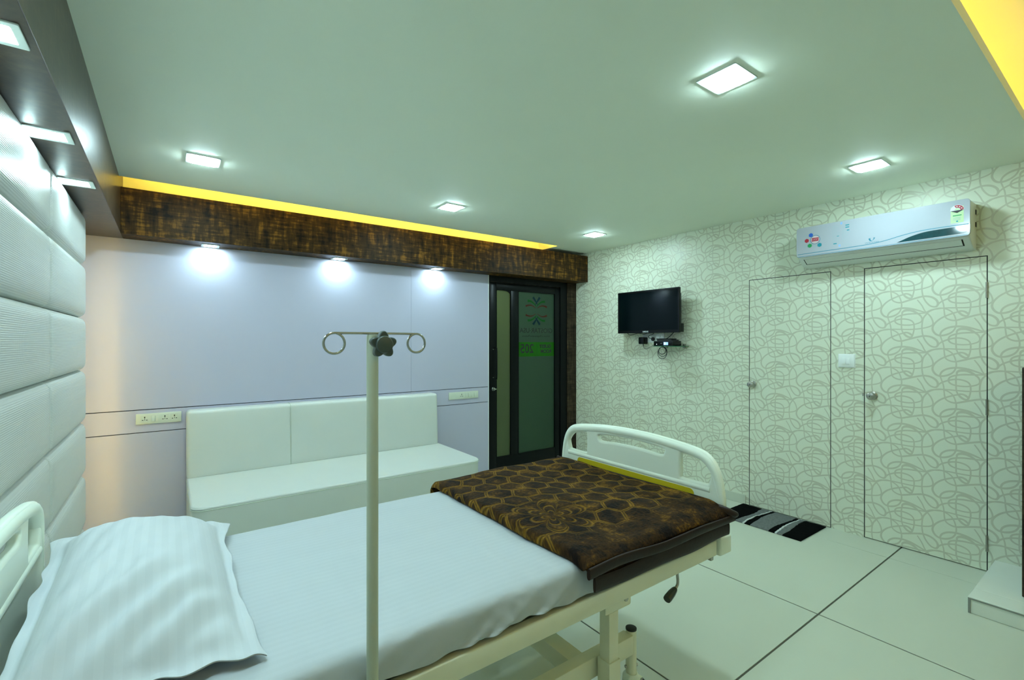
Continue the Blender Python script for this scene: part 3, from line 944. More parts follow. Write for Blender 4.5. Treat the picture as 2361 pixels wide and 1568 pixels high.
# ================================================================ HOSPITAL BED
BX0, BX1 = -0.30, 1.885
BY0, BY1 = 1.098, 2.085          # outer faces of the side rails
BYC = (BY0 + BY1) / 2
bed = empty('hospital_bed', (0.8, BYC, 0), 'cream hospital bed with moulded end panels and a yellow stripe', 'bed')
def end_panel(name, x, facing):
    """moulded end panel seen along x: outline in (y, z)"""
    c = 1.603
    o = []
    half = [(0.495, 0.600), (0.503, 0.700), (0.500, 0.800), (0.486, 0.880), (0.462, 0.935), (0.425, 0.968), (0.375, 0.983), (0.28, 0.996), (0.15, 1.007), (0.0, 1.011)]
    left = [(c + a, b) for a, b in half]
    right = [(c - a, b) for a, b in half[::-1]][1:]
    ol = smoothpts(left + right, 4)
    ol = [(p.x, p.y) for p in ol]
    holes = []
    for s in (1, -1):
        hp = [(0.422, 0.944), (0.452, 0.905), (0.443, 0.852), (0.425, 0.842), (0.315, 0.842), (0.302, 0.856), (0.302, 0.945), (0.318, 0.958)]
        holes.append([(p.x, p.y) for p in smoothpts([(c + s * a, b) for a, b in hp], 4, True)])
    hm = [(0.205, 0.958), (0.10, 0.968), (0.0, 0.971), (-0.10, 0.968), (-0.205, 0.958), (-0.213, 0.944), (-0.195, 0.926), (-0.10, 0.932), (0.0, 0.934), (0.10, 0.932), (0.195, 0.926), (0.213, 0.944)]
    holes.append([(p.x, p.y) for p in smoothpts([(c + a, b) for a, b in hm], 4, True)])
    def grow(lp, d):
        n_ = len(lp)
        out = []
        for i_ in range(n_):
            a_, b_ = Vector(lp[i_ - 1]), Vector(lp[(i_ + 1) % n_])
            t_ = (b_ - a_).normalized()
            out.append((lp[i_][0] + t_.y * d, lp[i_][1] - t_.x * d))
        return out
    def area(lp):
        return sum(lp[i_ - 1][0] * lp[i_][1] - lp[i_][0] * lp[i_ - 1][1] for i_ in range(len(lp)))
    holes = [grow(h_, 0.010 if area(h_) > 0 else -0.010) for h_ in holes]
    mtx = frame_mat((x, 0, 0), (0, 1, 0), (0, 0, 1))
    pan = plate_curve(name, [ol] + holes, 0.004, 0.011, 'abs', mtx, bed, 3)
    rim = [(x, c + a, b) for a, b in [(0.490, 0.62), (0.495, 0.71), (0.492, 0.80), (0.477, 0.878), (0.452, 0.928), (0.418, 0.957), (0.37, 0.971), (0.28, 0.983), (0.15, 0.994), (0.0, 0.998)]]
    rim = rim + [(p[0], 2 * c - p[1], p[2]) for p in rim[::-1]][1:]
    q = smoothpts(rim, 5)
    n = len(q)
    rr = [0.017 + 0.006 * max(0.0, min(1.0, (p.z - 0.80) / 0.14)) for p in q]
    tubeo('rim', q, rr, 'abs', pan, 14)
    # raised rib under the grip holes
    tubeo('rib', [(x + facing * 0.006, c + a, 0.822) for a in (0.45, 0.2, 0, -0.2, -0.45)], 0.015, 'abs', pan, 10)
    if facing < 0:
        plate_curve('yellow_stripe', [rrect(c - 0.372, c + 0.372, 0.715, 0.806, 0.02)], 0.003, 0.001, 'yellow', frame_mat((x + facing * 0.0135, 0, 0), (0, 1, 0), (0, 0, 1)), pan)
    return pan
end_panel('foot_panel', 1.925, -1)
end_panel('head_panel', -0.338, 1)
# side rails: pressed channels
for y0, y1 in ((BY0, BY0 + 0.030), (BY1 - 0.030, BY1)):
    boxo('side_rail', (BX0, BX1 - 0.012, y0, y1, 0.566, 0.630), 'powder', bed, bev=0.005, seg=3)
for x in (BX0 + 0.01, BX1 - 0.045):
    boxo('cross_rail', (x, x + 0.03, BY0 + 0.031, BY1 - 0.031, 0.566, 0.614), 'powder', bed, bev=0.003)
for x0 in (BX0 + 0.045, 0.25, 0.80, 1.35):
    boxo('deck_plate', (x0, x0 + 0.48, BY0 + 0.034, BY1 - 0.034, 0.600, 0.606), 'powder', bed, bev=0.002, seg=1)
# corner bumpers and panel clamps
for x, fx in ((1.925, -1), (-0.338, 1)):
    for y in (BY0 + 0.018, BY1 - 0.018):
        boxo('corner_bumper', (x - 0.042, x + 0.045, y - 0.030, y + 0.030, 0.560, 0.640), 'abs', bed, bev=0.010, seg=3)
        boxo('clamp', (x + fx * 0.070 - 0.010, x + fx * 0.070 + 0.010, y - 0.008, y + 0.008, 0.545, 0.625), 'satin', bed, bev=0.003)
# legs: bracket, square post with a sleeve, long lower beam, caster tube
LZ0, LZ1 = 0.252, 0.327
for xs, dirx in ((1.276, 1), (0.10, -1)):
    for ysd, s in ((1.160, 1), (2 * BYC - 1.160, -1)):
        leg = boxo('leg', (xs - 0.024, xs + 0.024, ysd - 0.024, ysd + 0.024, 0.235, 0.566), 'powder', bed, bev=0.004)
        boxo('sleeve', (xs - 0.029, xs + 0.029, ysd - 0.029, ysd + 0.029, 0.165, 0.338), 'powder', leg, bev=0.003)
        boxo('bracket', (xs - 0.05, xs + 0.085, ysd - 0.030, ysd - 0.022, 0.515, 0.575), 'powder', leg, bev=0.006)
        latheo('bolt', [(0, 0.010), (0.006, 0.010), (0.0065, 0)], (xs + 0.055, ysd - 0.029, 0.545), (0, -1, 0), 'satin', leg, 6)
        yb = ysd + s * 0.066
        cxp = xs + dirx * 0.200
        ct = latheo('caster', [(0, 0.021), (0.176, 0.021), (0.176, 0.0)], (cxp, yb, 0.160), (0, 0, 1), 'powder', bed, 20)
        latheo('cap', [(0, 0.0215), (0.006, 0.0215), (0.008, 0.017), (0.0085, 0)], (cxp, yb, 0.3355), (0, 0, 1), 'rubber', ct, 20)
        latheo('swivel', [(0, 0.030), (0.012, 0.036), (0.030, 0.034), (0.045, 0.024)], (cxp, yb, 0.122), (0, 0, 1), 'abs', ct, 20)
        latheo('bolt', [(-0.026, 0.006), (0.026, 0.006)], (cxp, yb, 0.192), (1, -0.4, 0), 'satin', ct, 10)
        latheo('wheel', [(-0.016, 0.030), (-0.016, 0.056), (-0.010, 0.062), (0.010, 0.062), (0.016, 0.056), (0.016, 0.030)], (cxp + 0.035, yb + 0.01, 0.0625), (0.35, 1, 0), 'rubber', ct, 28)
        b = bmesh.new()
        for t in (-0.024, 0.024):
            box(b, cxp - 0.01, cxp + 0.05, yb + 0.01 + t - 0.003, yb + 0.01 + t + 0.003, 0.055, 0.135, bev=0.002, seg=1)
        box(b, cxp - 0.01, cxp + 0.05, yb + 0.01 - 0.027, yb + 0.01 + 0.027, 0.128, 0.136)
        mk('fork', b, 'abs', ct)
for ysd, s in ((1.160, 1), (2 * BYC - 1.160, -1)):
    yb = ysd + s * 0.066
    boxo('lower_beam', (0.10 - 0.185, 1.276 + 0.185, yb - 0.024, yb + 0.024, LZ0, LZ1), 'powder', bed, bev=0.004)
for x in (0.16, 1.20):
    boxo('lower_cross_beam', (x - 0.035, x + 0.035, 1.160 + 0.090, 2 * BYC - 1.160 - 0.090, LZ0 + 0.004, LZ1 - 0.004), 'powder', bed, bev=0.004)
# folding crank
cr = tubeo('crank', smoothpts([(1.700, 1.60, 0.545), (1.702, 1.25, 0.545), (1.702, 1.190, 0.540), (1.702, 1.176, 0.520), (1.704, 1.172, 0.490), (1.700, 1.170, 0.468), (1.685, 1.168, 0.458), (1.672, 1.166, 0.454)], 5), 0.0062, 'satin', bed)
latheo('crank_handle', [(0, 0.010), (0.008, 0.0125), (0.03, 0.0155), (0.062, 0.0165), (0.070, 0.0150), (0.071, 0.0)], (1.679, 1.167, 0.456), (-0.93, -0.12, -0.25), 'grip', cr, 18)

# ---- mattress and sheet
mt = boxo('mattress', (BX0 + 0.015, BX1 - 0.005, BY0 + 0.030, BY1 - 0.030, 0.6325, 0.733), 'mattress', bev=0.03, seg=4)
tag(mt, 'foam mattress hidden under the white sheet on the hospital bed', 'mattress')

def fbm(x, y, z=0.0, o=3):
    return noise.fractal(Vector((x, y, z)), 1.0, 2.0, o)

def sheet_mesh():
    prof = [(BY1 + 0.006, 0.638), (BY1 + 0.008, 0.685), (BY1 + 0.002, 0.722), (BY1 - 0.018, 0.741), (BY1 - 0.05, 0.745)]
    prof += [(BY1 - 0.05 - (BY1 - BY0 - 0.115) * k / 26, 0.745) for k in range(1, 27)]
    prof += [(BY0 + 0.040, 0.7445), (BY0 + 0.022, 0.743), (BY0 + 0.011, 0.738), (BY0 + 0.005, 0.728), (BY0 + 0.003, 0.712), (BY0 + 0.001, 0.690), (BY0 + 0.001, 0.664), (BY0 + 0.002, 0.648), (BY0 + 0.003, 0.633)]
    nx = 150
    V, F = [], []
    x0, x1 = BX0 + 0.004, BX1 - 0.002
    n = len(prof)
    for i in range(nx + 1):
        x = x0 + (x1 - x0) * i / nx
        for j, (y, z) in enumerate(prof):
            yy, zz, xx = y, z, x
            side = max(0.0, min(1.0, (0.738 - z) / 0.07)) if y < BYC else 0.0
            zz += 0.0035 * fbm(x * 3.0, y * 3.0) * (1 if z > 0.74 else 0.4)
            zz += 0.0018 * math.sin(6 * fbm(x * 1.4 + 3, y * 5.0, 2.0) + 18 * y) * (1 if z > 0.74 else 0)
            # hanging folds on the near side, gathered where the sheet is tucked
            am = 0.35 + 0.65 * math.exp(-((x - 0.70) / 0.30) ** 2)
            slant = x * 15 + (0.745 - z) * 26
            fold = abs(noise.noise(Vector((slant * 0.75, 3.1, 0)))) ** 1.0
            yy -= side * am * (0.055 * fold - 0.010)
            edge = max(0.0, 1 - abs(z - 0.738) / 0.012) if y < BYC else 0
            zz -= 0.020 * edge * fold * am
            if j == n - 1 or j == n - 2:
                k = 0.5 if j == n - 2 else 1.0
                zz += k * (0.010 + 0.020 * fbm(x * 3.1, 9.0))
            if i == 0:
                zz -= 0.01
            V.append((xx, yy, zz))
    for i in range(nx):
        for j in range(n - 1):
            a = i * n + j
            F.append((a, a + 1, a + n + 1, a + n))
    me = bpy.data.meshes.new('bed_sheet')
    me.from_pydata(V, [], F)
    me.validate()
    return me
sh = finish('bed_sheet', sheet_mesh(), 'sheet', None, True, 75)
tag(sh, 'white satin-striped bed sheet draped over the hospital bed mattress', 'bed sheet')
md = sh.modifiers.new('thick', 'SOLIDIFY'); md.thickness = 0.0015; md.offset = 0
md = sh.modifiers.new('sub', 'SUBSURF'); md.levels = 1; md.render_levels = 1

# ---- pillow in a flanged case
def pillow():
    e = empty('pillow', (-0.07, 1.63, 0.75), 'plump white pillow in a flanged striped case at the head of the bed', 'pillow')
    A = Vector((-0.288, 2.062, 0.845)); B = Vector((0.172, 2.080, 0.785)); Cc = Vector((0.170, 1.195, 0.772)); D = Vector((-0.278, 1.150, 0.800))
    N = 56
    fl_ = 0.86
    def pos(u, v, side):
        # u: head to foot, v: far to near, both -1..1
        w = max(abs(u), abs(v))
        # edges pulled in between the corners
        pin = 0.045
        uu = u * (1 - pin * (1 - v * v) * abs(u)); vv = v * (1 - pin * 0.7 * (1 - u * u) * abs(v))
        s, t = (uu + 1) / 2, (vv + 1) / 2
        base = (A * (1 - s) + B * s) * (1 - t) + (D * (1 - s) + Cc * s) * t
        iu, iv = min(1.0, abs(u) / fl_), min(1.0, abs(v) / (fl_ + 0.04))
        puff = (max(0.0, 1 - iu ** 2.4) * max(0.0, 1 - iv ** 2.8)) ** 0.55
        h = 0.135 * puff if side > 0 else -0.040 * puff
        h += 0.006 * fbm(u * 1.6, v * 2.2, 4.0)
        fr_ = max(0.0, (w - fl_) / (1 - fl_))
        h += fr_ * (0.020 * math.sin(5.1 * u + 1.3) * math.cos(4.3 * v + 0.4) + 0.010 * noise.noise(Vector((u * 5, v * 5, 3))))
        cor = (abs(u) * abs(v)) ** 6
        h -= 0.012 * cor
        if side > 0:
            # soft creases fanning out from the near edge
            cr_ = max(0.0, (v - 0.1)) * puff
            h -= 0.034 * cr_ * (0.5 + 0.5 * math.sin(7.0 * v + 2.2 * u + 1.2)) ** 2 * (0.6 + 0.4 * fbm(u * 2, v * 3, 7))
            for (u0, v0, u1, v1, am_, w_) in ((-0.85, 0.97, 0.42, 0.40, 0.026, 0.085), (-0.45, 0.96, 0.70, 0.52, 0.022, 0.07), (0.05, 0.94, 0.86, 0.66, 0.016, 0.06), (-0.9, 0.70, -0.1, 0.15, 0.010, 0.08)):
                du, dv = u1 - u0, v1 - v0
                ll = math.hypot(du, dv)
                tt = ((u - u0) * du + (v - v0) * dv) / (ll * ll)
                dd = ((u - u0) * dv - (v - v0) * du) / ll
                if -0.1 < tt < 1.1:
                    en = max(0.0, math.sin(PI * min(1, max(0, tt)))) ** 0.7
                    h -= am_ * en * (math.exp(-(dd / w_) ** 2) - 0.6 * math.exp(-((dd - 1.6 * w_) / w_) ** 2))
            h += 0.009 * puff * noise.noise(Vector((u * 6 + v * 2.5, v * 1.6, 2.0)))
        z = base.z + h
        if side < 0:
            z = max(z - 0.002, 0.7525)
        wob = fr_ * 0.012
        return Vector((base.x + wob * noise.noise(Vector((u * 2.5, v * 4.5, 9))) + 0.016 * cor * math.copysign(1, u), base.y + wob * 1.4 * noise.noise(Vector((u * 4.5, v * 2.5, 5))) - 0.018 * cor * math.copysign(1, v), z))
    for nm, side in (('case_top', 1), ('case_underside', -1)):
        V, F = [], []
        for i in range(N + 1):
            for j in range(N + 1):
                V.append(pos(-1 + 2 * i / N, -1 + 2 * j / N, side))
        for i in range(N):
            for j in range(N):
                a = i * (N + 1) + j
                F.append((a, a + 1, a + N + 2, a + N + 1))
        me = bpy.data.meshes.new(nm)
        me.from_pydata(V, [], F)
        o = finish(nm, me, 'pillow', e, True, 80)
        m_ = o.modifiers.new('thick', 'SOLIDIFY'); m_.thickness = 0.002; m_.offset = 0
        m_ = o.modifiers.new('sub', 'SUBSURF'); m_.levels = 1; m_.render_levels = 1
    # stitched line between cushion and flange
    bm = bmesh.new()
    loop = [(-1 + 2 * k / 24, 1) for k in range(25)]
    pts = []
    for k in range(61):
        u = -fl_ + 2 * fl_ * k / 60
        pts.append(pos(u, fl_ + 0.055, 1) + Vector((0, 0, 0.0005)))
    tube(bm, pts, 0.0008, 5)
    mk('flange_stitching', bm, 'pillow', e)
    return e
pillow()

# ---- folded fleece blanket across the foot of the bed
bl = empty('blanket', (1.47, 1.60, 0.75), 'folded brown plush blanket with gold hexagon pattern across the bed foot', 'blanket')
BLX0, BLX1 = 1.052, 1.892
def wav(x):
    return 0.006 * math.sin(7 * x + 0.6) + 0.004 * math.sin(15 * x + 2)
def blanket_grid(name, top, lift, near_prof, mat, x0, x1, far_y):
    """top: height of the flat part; near_prof(x) -> list of (y, z) continuing over the near edge"""
    nx = 90
    V, UV, F = [], [], []
    rows = None
    for i in range(nx + 1):
        t = i / nx
        x = x0 + (x1 - x0) * t
        d = min(x - x0, 1.0)
        ed = math.sqrt(max(0.0, 1 - (1 - min(d / 0.028, 1)) ** 2))
        zl = 0.7495 + (top - 0.7495) * (0.12 + 0.88 * ed)
        prof = [(far_y + 0.006, 0.690), (far_y + 0.012, 0.730), (far_y + 0.004, zl - 0.016), (far_y - 0.022, zl - 0.003)]
        yA, yB = far_y - 0.05, 1.150
        m_ = 44
        prof += [(yA + (yB - yA) * k / m_, zl) for k in range(m_ + 1)]
        prof += near_prof(x, zl)
        s = 0.0
        pv = None
        for j, (y, z) in enumerate(prof):
            if pv is not None:
                s += math.hypot(y - pv[0], z - pv[1])
            pv = (y, z)
            zz = z
            if z > zl - 0.004:
                zz += lift * (0.9 * fbm(x * 4.0, y * 4.0, 1.0) + 0.5 * math.sin(9 * y + 5 * x)) * ed
            xs_ = x + (0.010 * fbm(y * 4, 3.0) + 0.018 * max(0.0, (1.35 - y)) if i < 6 else 0.0)
            V.append((xs_, y, zz)); UV.append((x, far_y - s + 0.09))
        rows = len(prof)
    for i in range(nx):
        for j in range(rows - 1):
            a = i * rows + j
            F.append((a, a + 1, a + rows + 1, a + rows))
    # closing edge at the fold down to the sheet
    me = bpy.data.meshes.new(name)
    me.from_pydata(V, [], F)
    uvl = me.uv_layers.new(name='UVMap')
    for lp_ in me.loops:
        uvl.data[lp_.index].uv = UV[lp_.vertex_index]
    o = finish(name, me, mat, bl, True, 80)
    m_ = o.modifiers.new('thick', 'SOLIDIFY'); m_.thickness = 0.006; m_.offset = -1
    m_ = o.modifiers.new('sub', 'SUBSURF'); m_.levels = 1; m_.render_levels = 1
    return o
def hem_top_z(x):
    return 0.752 - 0.016 * max(0, (x - 1.5) / 0.4) + wav(x) * 0.8
def low_top_z(x):
    return 0.716 - 0.010 * max(0, (x - 1.45) / 0.4) + wav(x + 0.2) * 0.8
def near_upper(x, zl):
    zt = hem_top_z(x)
    return [(1.120, zl - 0.002), (1.098, zl - 0.008), (1.080, zl - 0.016), (1.068, (zl + zt) / 2 - 0.006), (1.060, zt)]
def near_lower(x, zl):
    zt = low_top_z(x)
    return [(1.120, zl - 0.003), (1.098, zl - 0.010), (1.078, zl - 0.020), (1.066, zt + 0.012), (1.062, zt)]
blanket_grid('upper_layer', 0.785, 0.010, near_upper, 'fleece', BLX0, BLX1, 2.132)
blanket_grid('lower_layer', 0.764, 0.002, near_lower, 'fleece', BLX0 + 0.025, BLX1 - 0.003, 2.126)
def hem(name, fz, y, h0, x0, x1, th=0.010):
    bm = bmesh.new()
    n = 70
    rings = []
    for i in range(n + 1):
        x = x0 + (x1 - x0) * i / n
        z = fz(x)
        hh = h0(x)
        ring = []
        for k in range(14):
            a = 2 * PI * k / 14
            ca, sa = math.cos(a), math.sin(a)
            yy = y + th * 0.5 * math.copysign(abs(ca) ** 0.7, ca) + 0.004 * math.sin(11 * x)
            zz = z - hh * 0.42 + hh * 0.5 * math.copysign(abs(sa) ** 0.8, sa)
            ring.append(bm.verts.new((x + 0.25 * (1.06 - yy), yy, zz)))
        rings.append(ring)
    for i in range(n):
        for k in range(14):
            bm.faces.new((rings[i][k], rings[i][(k + 1) % 14], rings[i + 1][(k + 1) % 14], rings[i + 1][k]))
    bm.faces.new(rings[0][::-1]); bm.faces.new(rings[-1])
    return mk(name, bm, 'hem', bl, True, 60)
hem('hem', hem_top_z, 1.0545, lambda x: 0.036 - 0.006 * max(0, (x - 1.3) / 0.6), BLX0 + 0.010, 1.935, 0.013)
hem('hem', low_top_z, 1.057, lambda x: 0.052 + 0.004 * math.sin(5 * x), BLX0 + 0.040, BLX1 + 0.005, 0.010)
# hem along the foot end
bm = bmesh.new()
pts = [(1.893 + 0.004 * math.sin(9 * t), 2.13 - 1.06 * t, 0.776 - 0.002 * math.sin(6 * t) - 0.028 * max(0, (t - 0.93) / 0.07)) for t in [k / 40 for k in range(41)]]
tube(bm, pts, 0.010, 8)
mk('hem', bm, 'hem', bl)
bm = bmesh.new()
tube(bm, smoothpts([(1.880, 1.10, 0.762), (1.905, 1.070, 0.752), (1.928, 1.058, 0.742), (1.952, 1.055, 0.736)], 5), [0.02, 0.02, 0.02, 0.019, 0.019, 0.018, 0.018, 0.017, 0.017, 0.016, 0.016, 0.015, 0.014, 0.013, 0.011, 0.008], 10)
mk('hem_corner', bm, 'hem', bl)

# ================================================================ IV POLE
PX, PY = 0.378, 1.062
iv = empty('drip_stand', (PX, PY, 0.45), 'cream drip pole with two ring hooks clamped to the bed side', 'drip stand')
latheo('pole', [(0, 0.0132), (1.030, 0.0132), (1.034, 0.0120), (1.035, 0)], (PX, PY, 0.452), (0, 0, 1), 'pole', iv, 28)
bm = bmesh.new()
box(bm, PX - 0.022, PX + 0.022, PY - 0.02, BY0 - 0.0005, 0.575, 0.622, bev=0.003)
mk('rail_socket', bm, 'rubber', iv)
zr = 1.489
def ringpts(cx, a0, a1, n=26, r=0.0225):
    return [(cx + r * math.cos(R(a0 + (a1 - a0) * k / n)), PY - 0.004, zr - r + r * math.sin(R(a0 + (a1 - a0) * k / n))) for k in range(n + 1)]
cl_, cr_ = PX - 0.0865, PX + 0.1065
pts = ringpts(cl_, 60, 90 + 330, 30)[::-1]
pts = ringpts(cl_, 90 + 345, 90, 30) + [(PX - 0.05, PY - 0.004, zr), (PX, PY - 0.004, zr), (PX + 0.05, PY - 0.004, zr)] + ringpts(cr_, 90 + 8, 90 - 345, 30)
tubeo('hook_bar', pts, 0.0028, 'steel', iv, 10)
# five-lobed clamping knob
KX, KZ, KY = PX + 0.0135, 1.4635, PY - 0.030
lob = []
for k in range(80):
    a = 2 * PI * k / 80
    rr = 0.0228 + 0.0052 * math.cos(5 * (a - PI / 2))
    lob.append((rr * math.cos(a), rr * math.sin(a)))
kb = plate_curve('knob', [lob], 0.0055, 0.003, 'knob', frame_mat((KX, KY, KZ), (1, 0, 0), (0, 0, 1)), iv, 3)
latheo('knob_cap', [(0, 0.0200), (0.003, 0.0200), (0.006, 0.0180), (0.008, 0.010), (0.0085, 0)], (KX, KY - 0.008, KZ), (0, -1, 0), 'knob', kb, 32)
latheo('knob_stem', [(0, 0.007), (0.022, 0.007)], (KX - 0.004, KY + 0.006, KZ), (-0.3, 1, 0), 'steel', kb, 14)

# ================================================================ TELEVISION AND MEDIA SHELF
TX = 4.08
TY0, TY1, TZ0, TZ1 = 2.790, 3.574, 1.564, 2.013
tv = empty('television', (4.15, 3.18, TZ0), 'black flat television mounted on the patterned wall', 'television')
ymid, zmid = (TY0 + TY1) / 2, (TZ0 + TZ1) / 2
mtx = frame_mat((TX, 0, 0), (0, 1, 0), (0, 0, 1))
plate_curve('bezel', [rrect(TY0, TY1, TZ0, TZ1, 0.006), rrect(TY0 + 0.016, TY1 - 0.016, TZ0 + 0.026, TZ1 - 0.016, 0.002)], 0.010, 0.002, 'blackgloss', frame_mat((TX + 0.012, 0, 0), (0, 1, 0), (0, 0, 1)), tv)
boxo('screen', (TX + 0.004, TX + 0.012, TY0 + 0.014, TY1 - 0.014, TZ0 + 0.024, TZ1 - 0.014), 'screen', tv)
boxo('rear_shell', (TX + 0.022, TX + 0.075, TY0 + 0.02, TY1 - 0.02, TZ0 + 0.01, TZ1 - 0.05), 'rubber', tv, bev=0.012)
boxo('rear_shell_foot', (TX + 0.022, TX + 0.085, TY0 + 0.002, TY0 + 0.15, TZ0 + 0.004, TZ0 + 0.09), 'blackgloss', tv, bev=0.004)
boxo('wall_bracket', (TX + 0.075, XR - 0.0006, ymid - 0.12, ymid + 0.12, zmid - 0.12, zmid + 0.12), 'rubber', tv, bev=0.003)
text_mesh('maker_mark', 'SAMSUNG', 0.020, 'pr_white', frame_mat((TX - 0.0006, ymid + 0.015, TZ0 + 0.012), (0, -1, 0), (0, 0, 1)), tv, bold=0.0006, sx=0.8)

def cable(name, pts, label, r=0.0033, n=8):
    o = tubeo(name, smoothpts(pts, n), r, 'rubber', None, 8)
    return tag(o, label, 'cable')
sp_ = empty('socket_plate', (XR, 3.19, 1.46), 'white socket plate under the television behind black plugs', 'socket')
boxo('plate', (XR - 0.011, XR - 0.0004, 3.060, 3.345, 1.462, 1.556), 'white_pl', sp_, bev=0.003)
for cy in (3.245, 3.222, 3.135, 3.112):
    boxo('switch', (XR - 0.015, XR - 0.0105, cy - 0.009, cy + 0.009, 1.488, 1.530), 'white_pl', sp_, bev=0.001)
ad = empty('power_adapter', (4.19, 3.31, 1.45), 'black square power adapter plugged in below the television', 'power adapter')
boxo('adapter_body', (4.140, XR - 0.0115, 3.268, 3.342, 1.444, 1.520), 'blackgloss', ad, bev=0.010, seg=3)
tubeo('strain_relief', [(4.17, 3.298, 1.446), (4.17, 3.296, 1.425)], 0.005, 'rubber', ad, 8)
pg = latheo('power_plug', [(0, 0.012), (0.01, 0.020), (0.024, 0.021), (0.034, 0.014), (0.036, 0)], (XR - 0.0117, 3.19, 1.498), (-1, 0, 0), 'rubber', None, 18)
tag(pg, 'small round black plug in the socket plate below the television', 'plug')
cable('power_cable', [(4.175, 3.192, 1.500), (4.165, 3.220, 1.515), (4.165, 3.215, 1.535), (4.168, 3.18, 1.545), (4.17, 3.163, 1.557), (4.168, 3.166, 1.572), (4.166, 3.172, 1.61)], 'black cable curling from the round plug up behind the television')
cable('power_cable', [(4.165, 3.52, 1.60), (4.165, 3.505, 1.56), (4.165, 3.47, 1.545), (4.165, 3.43, 1.548), (4.165, 3.385, 1.560), (4.165, 3.34, 1.562), (4.165, 3.29, 1.552), (4.165, 3.25, 1.562), (4.165, 3.23, 1.60)], 'black cable sagging just below the left bottom edge of the television')
cable('adapter_cable', [(4.17, 3.296, 1.428), (4.165, 3.285, 1.405), (4.16, 3.25, 1.392), (4.15, 3.20, 1.408), (4.13, 3.14, 1.430), (4.125, 3.085, 1.440)], 'thin black cable drooping from the adapter to the set-top box', 0.0022)
cable('antenna_cable', [(4.16, 2.90, 1.575), (4.16, 2.925, 1.55), (4.155, 2.965, 1.515), (4.14, 2.985, 1.500)], 'black cable slanting from television corner to the media player', 0.0040)
pts = []
for k in range(110):
    t = k / 109
    a = 2 * PI * 2.9 * t + 1.7
    ry, rz = 0.042 + 0.018 * t, 0.034 + 0.030 * t
    pts.append((4.150 - 0.006 * math.sin(a * 0.5), 3.035 + ry * math.cos(a), 1.400 - 0.028 * t - rz * 0.4 + rz * math.sin(a)))
o = tubeo('coiled_cable', pts, 0.0030, 'rubber', None, 7)
tag(o, 'black cable coiled in loops hanging under the glass shelf', 'cable')

gs = empty('glass_shelf', (4.12, 2.95, 1.42), 'small green-edged glass shelf below the television', 'shelf')
boxo('glass', (4.040, XR - 0.002, 2.775, 3.075, 1.4215, 1.4275), 'shelf_glass', gs, bev=0.001)
for cy in (2.82, 3.03):
    boxo('clip', (XR - 0.028, XR - 0.0008, cy - 0.010, cy + 0.010, 1.404, 1.4210), 'satin', gs, bev=0.002)
    boxo('clip_jaw', (XR - 0.026, XR - 0.0008, cy - 0.010, cy + 0.010, 1.4280, 1.448), 'satin', gs, bev=0.002)
stb = empty('set_top_box', (4.11, 2.93, 1.428), 'black set-top box with a lit blue display on the glass shelf', 'set-top box')
boxo('body', (4.045, 4.185, 2.838, 3.066, 1.4280, 1.472), 'blackgloss', stb, bev=0.003)
boxo('lid', (4.045, 4.185, 2.838, 3.066, 1.4723, 1.478), 'rubber', stb, bev=0.002)
boxo('display', (4.0440, 4.0449, 2.893, 2.945, 1.437, 1.466), 'blue_led', stb)
boxo('display_icon', (4.0436, 4.0440, 2.921, 2.942, 1.455, 1.464), 'lcd_white', stb)
boxo('display_icon', (4.0436, 4.0440, 2.921, 2.942, 1.441, 1.450), 'lcd_white', stb)
latheo('status_light', [(0, 0.005), (0.001, 0.004)], (4.0449, 3.030, 1.444), (-1, 0, 0), 'lcd_white', stb, 12)
boxo('print_mark', (4.0444, 4.0449, 2.965, 2.985, 1.452, 1.455), 'pr_grey', stb)
mp = empty('media_player', (4.11, 2.95, 1.478), 'slim black box stacked on top of the set-top box', 'media box')
boxo('body', (4.055, 4.180, 2.862, 3.035, 1.4785, 1.492), 'rubber', mp, bev=0.003)
boxo('tray', (4.058, 4.178, 2.885, 3.045, 1.4925, 1.503), 'blackgloss', mp, bev=0.003)
latheo('indicator', [(0, 0.007), (0.008, 0.006), (0.010, 0.0)], (4.075, 3.026, 1.5035), (0, 0, 1), 'pr_white', mp, 14)

# ================================================================ AIR CONDITIONER
AX = 4.030
AY0, AY1 = 0.690, 1.690
ac = empty('air_conditioner', (4.12, 1.19, 2.06), 'white split air conditioner above the hinged papered door', 'air conditioner')
prof = [(XR - 0.0006, 2.366), (AX + 0.030, 2.366), (AX + 0.012, 2.360), (AX + 0.011, 2.300), (AX + 0.011, 2.160), (AX + 0.014, 2.140), (AX + 0.030, 2.118), (AX + 0.085, 2.084), (AX + 0.125, 2.068), (AX + 0.150, 2.062), (XR - 0.0006, 2.062)]
bm = bmesh.new()
ends = []
for y in (AY0 + 0.003, AY1 - 0.003):
    ends.append([bm.verts.new((x, y, z)) for x, z in prof])
n = len(prof)
side = []
for k in range(n):
    bm.faces.new((ends[0][k], ends[0][(k + 1) % n], ends[1][(k + 1) % n], ends[1][k]))
fa = bm.faces.new(ends[0]); fb = bm.faces.new(ends[1][::-1])
es = [e for e in fa.edges] + [e for e in fb.edges]
bmesh.ops.bevel(bm, geom=[e for e in es if (e.verts[0].co.x + e.verts[1].co.x) / 2 < XR - 0.01], offset=0.012, segments=4, profile=0.5, affect='EDGES')
mk('casing', bm, 'ac_body', ac, True, 40)
FM = lambda dx: frame_mat((AX - dx, 0, 0), (0, -1, 0), (0, 0, 1))     # local x = -y, faces the room
def L2(y):
    return -y
plate_curve('front_panel', [rrect(L2(AY1), L2(AY0), 2.136, 2.364, 0.018)], 0.0035, 0.002, 'ac_white', FM(-0.006), ac, 3)
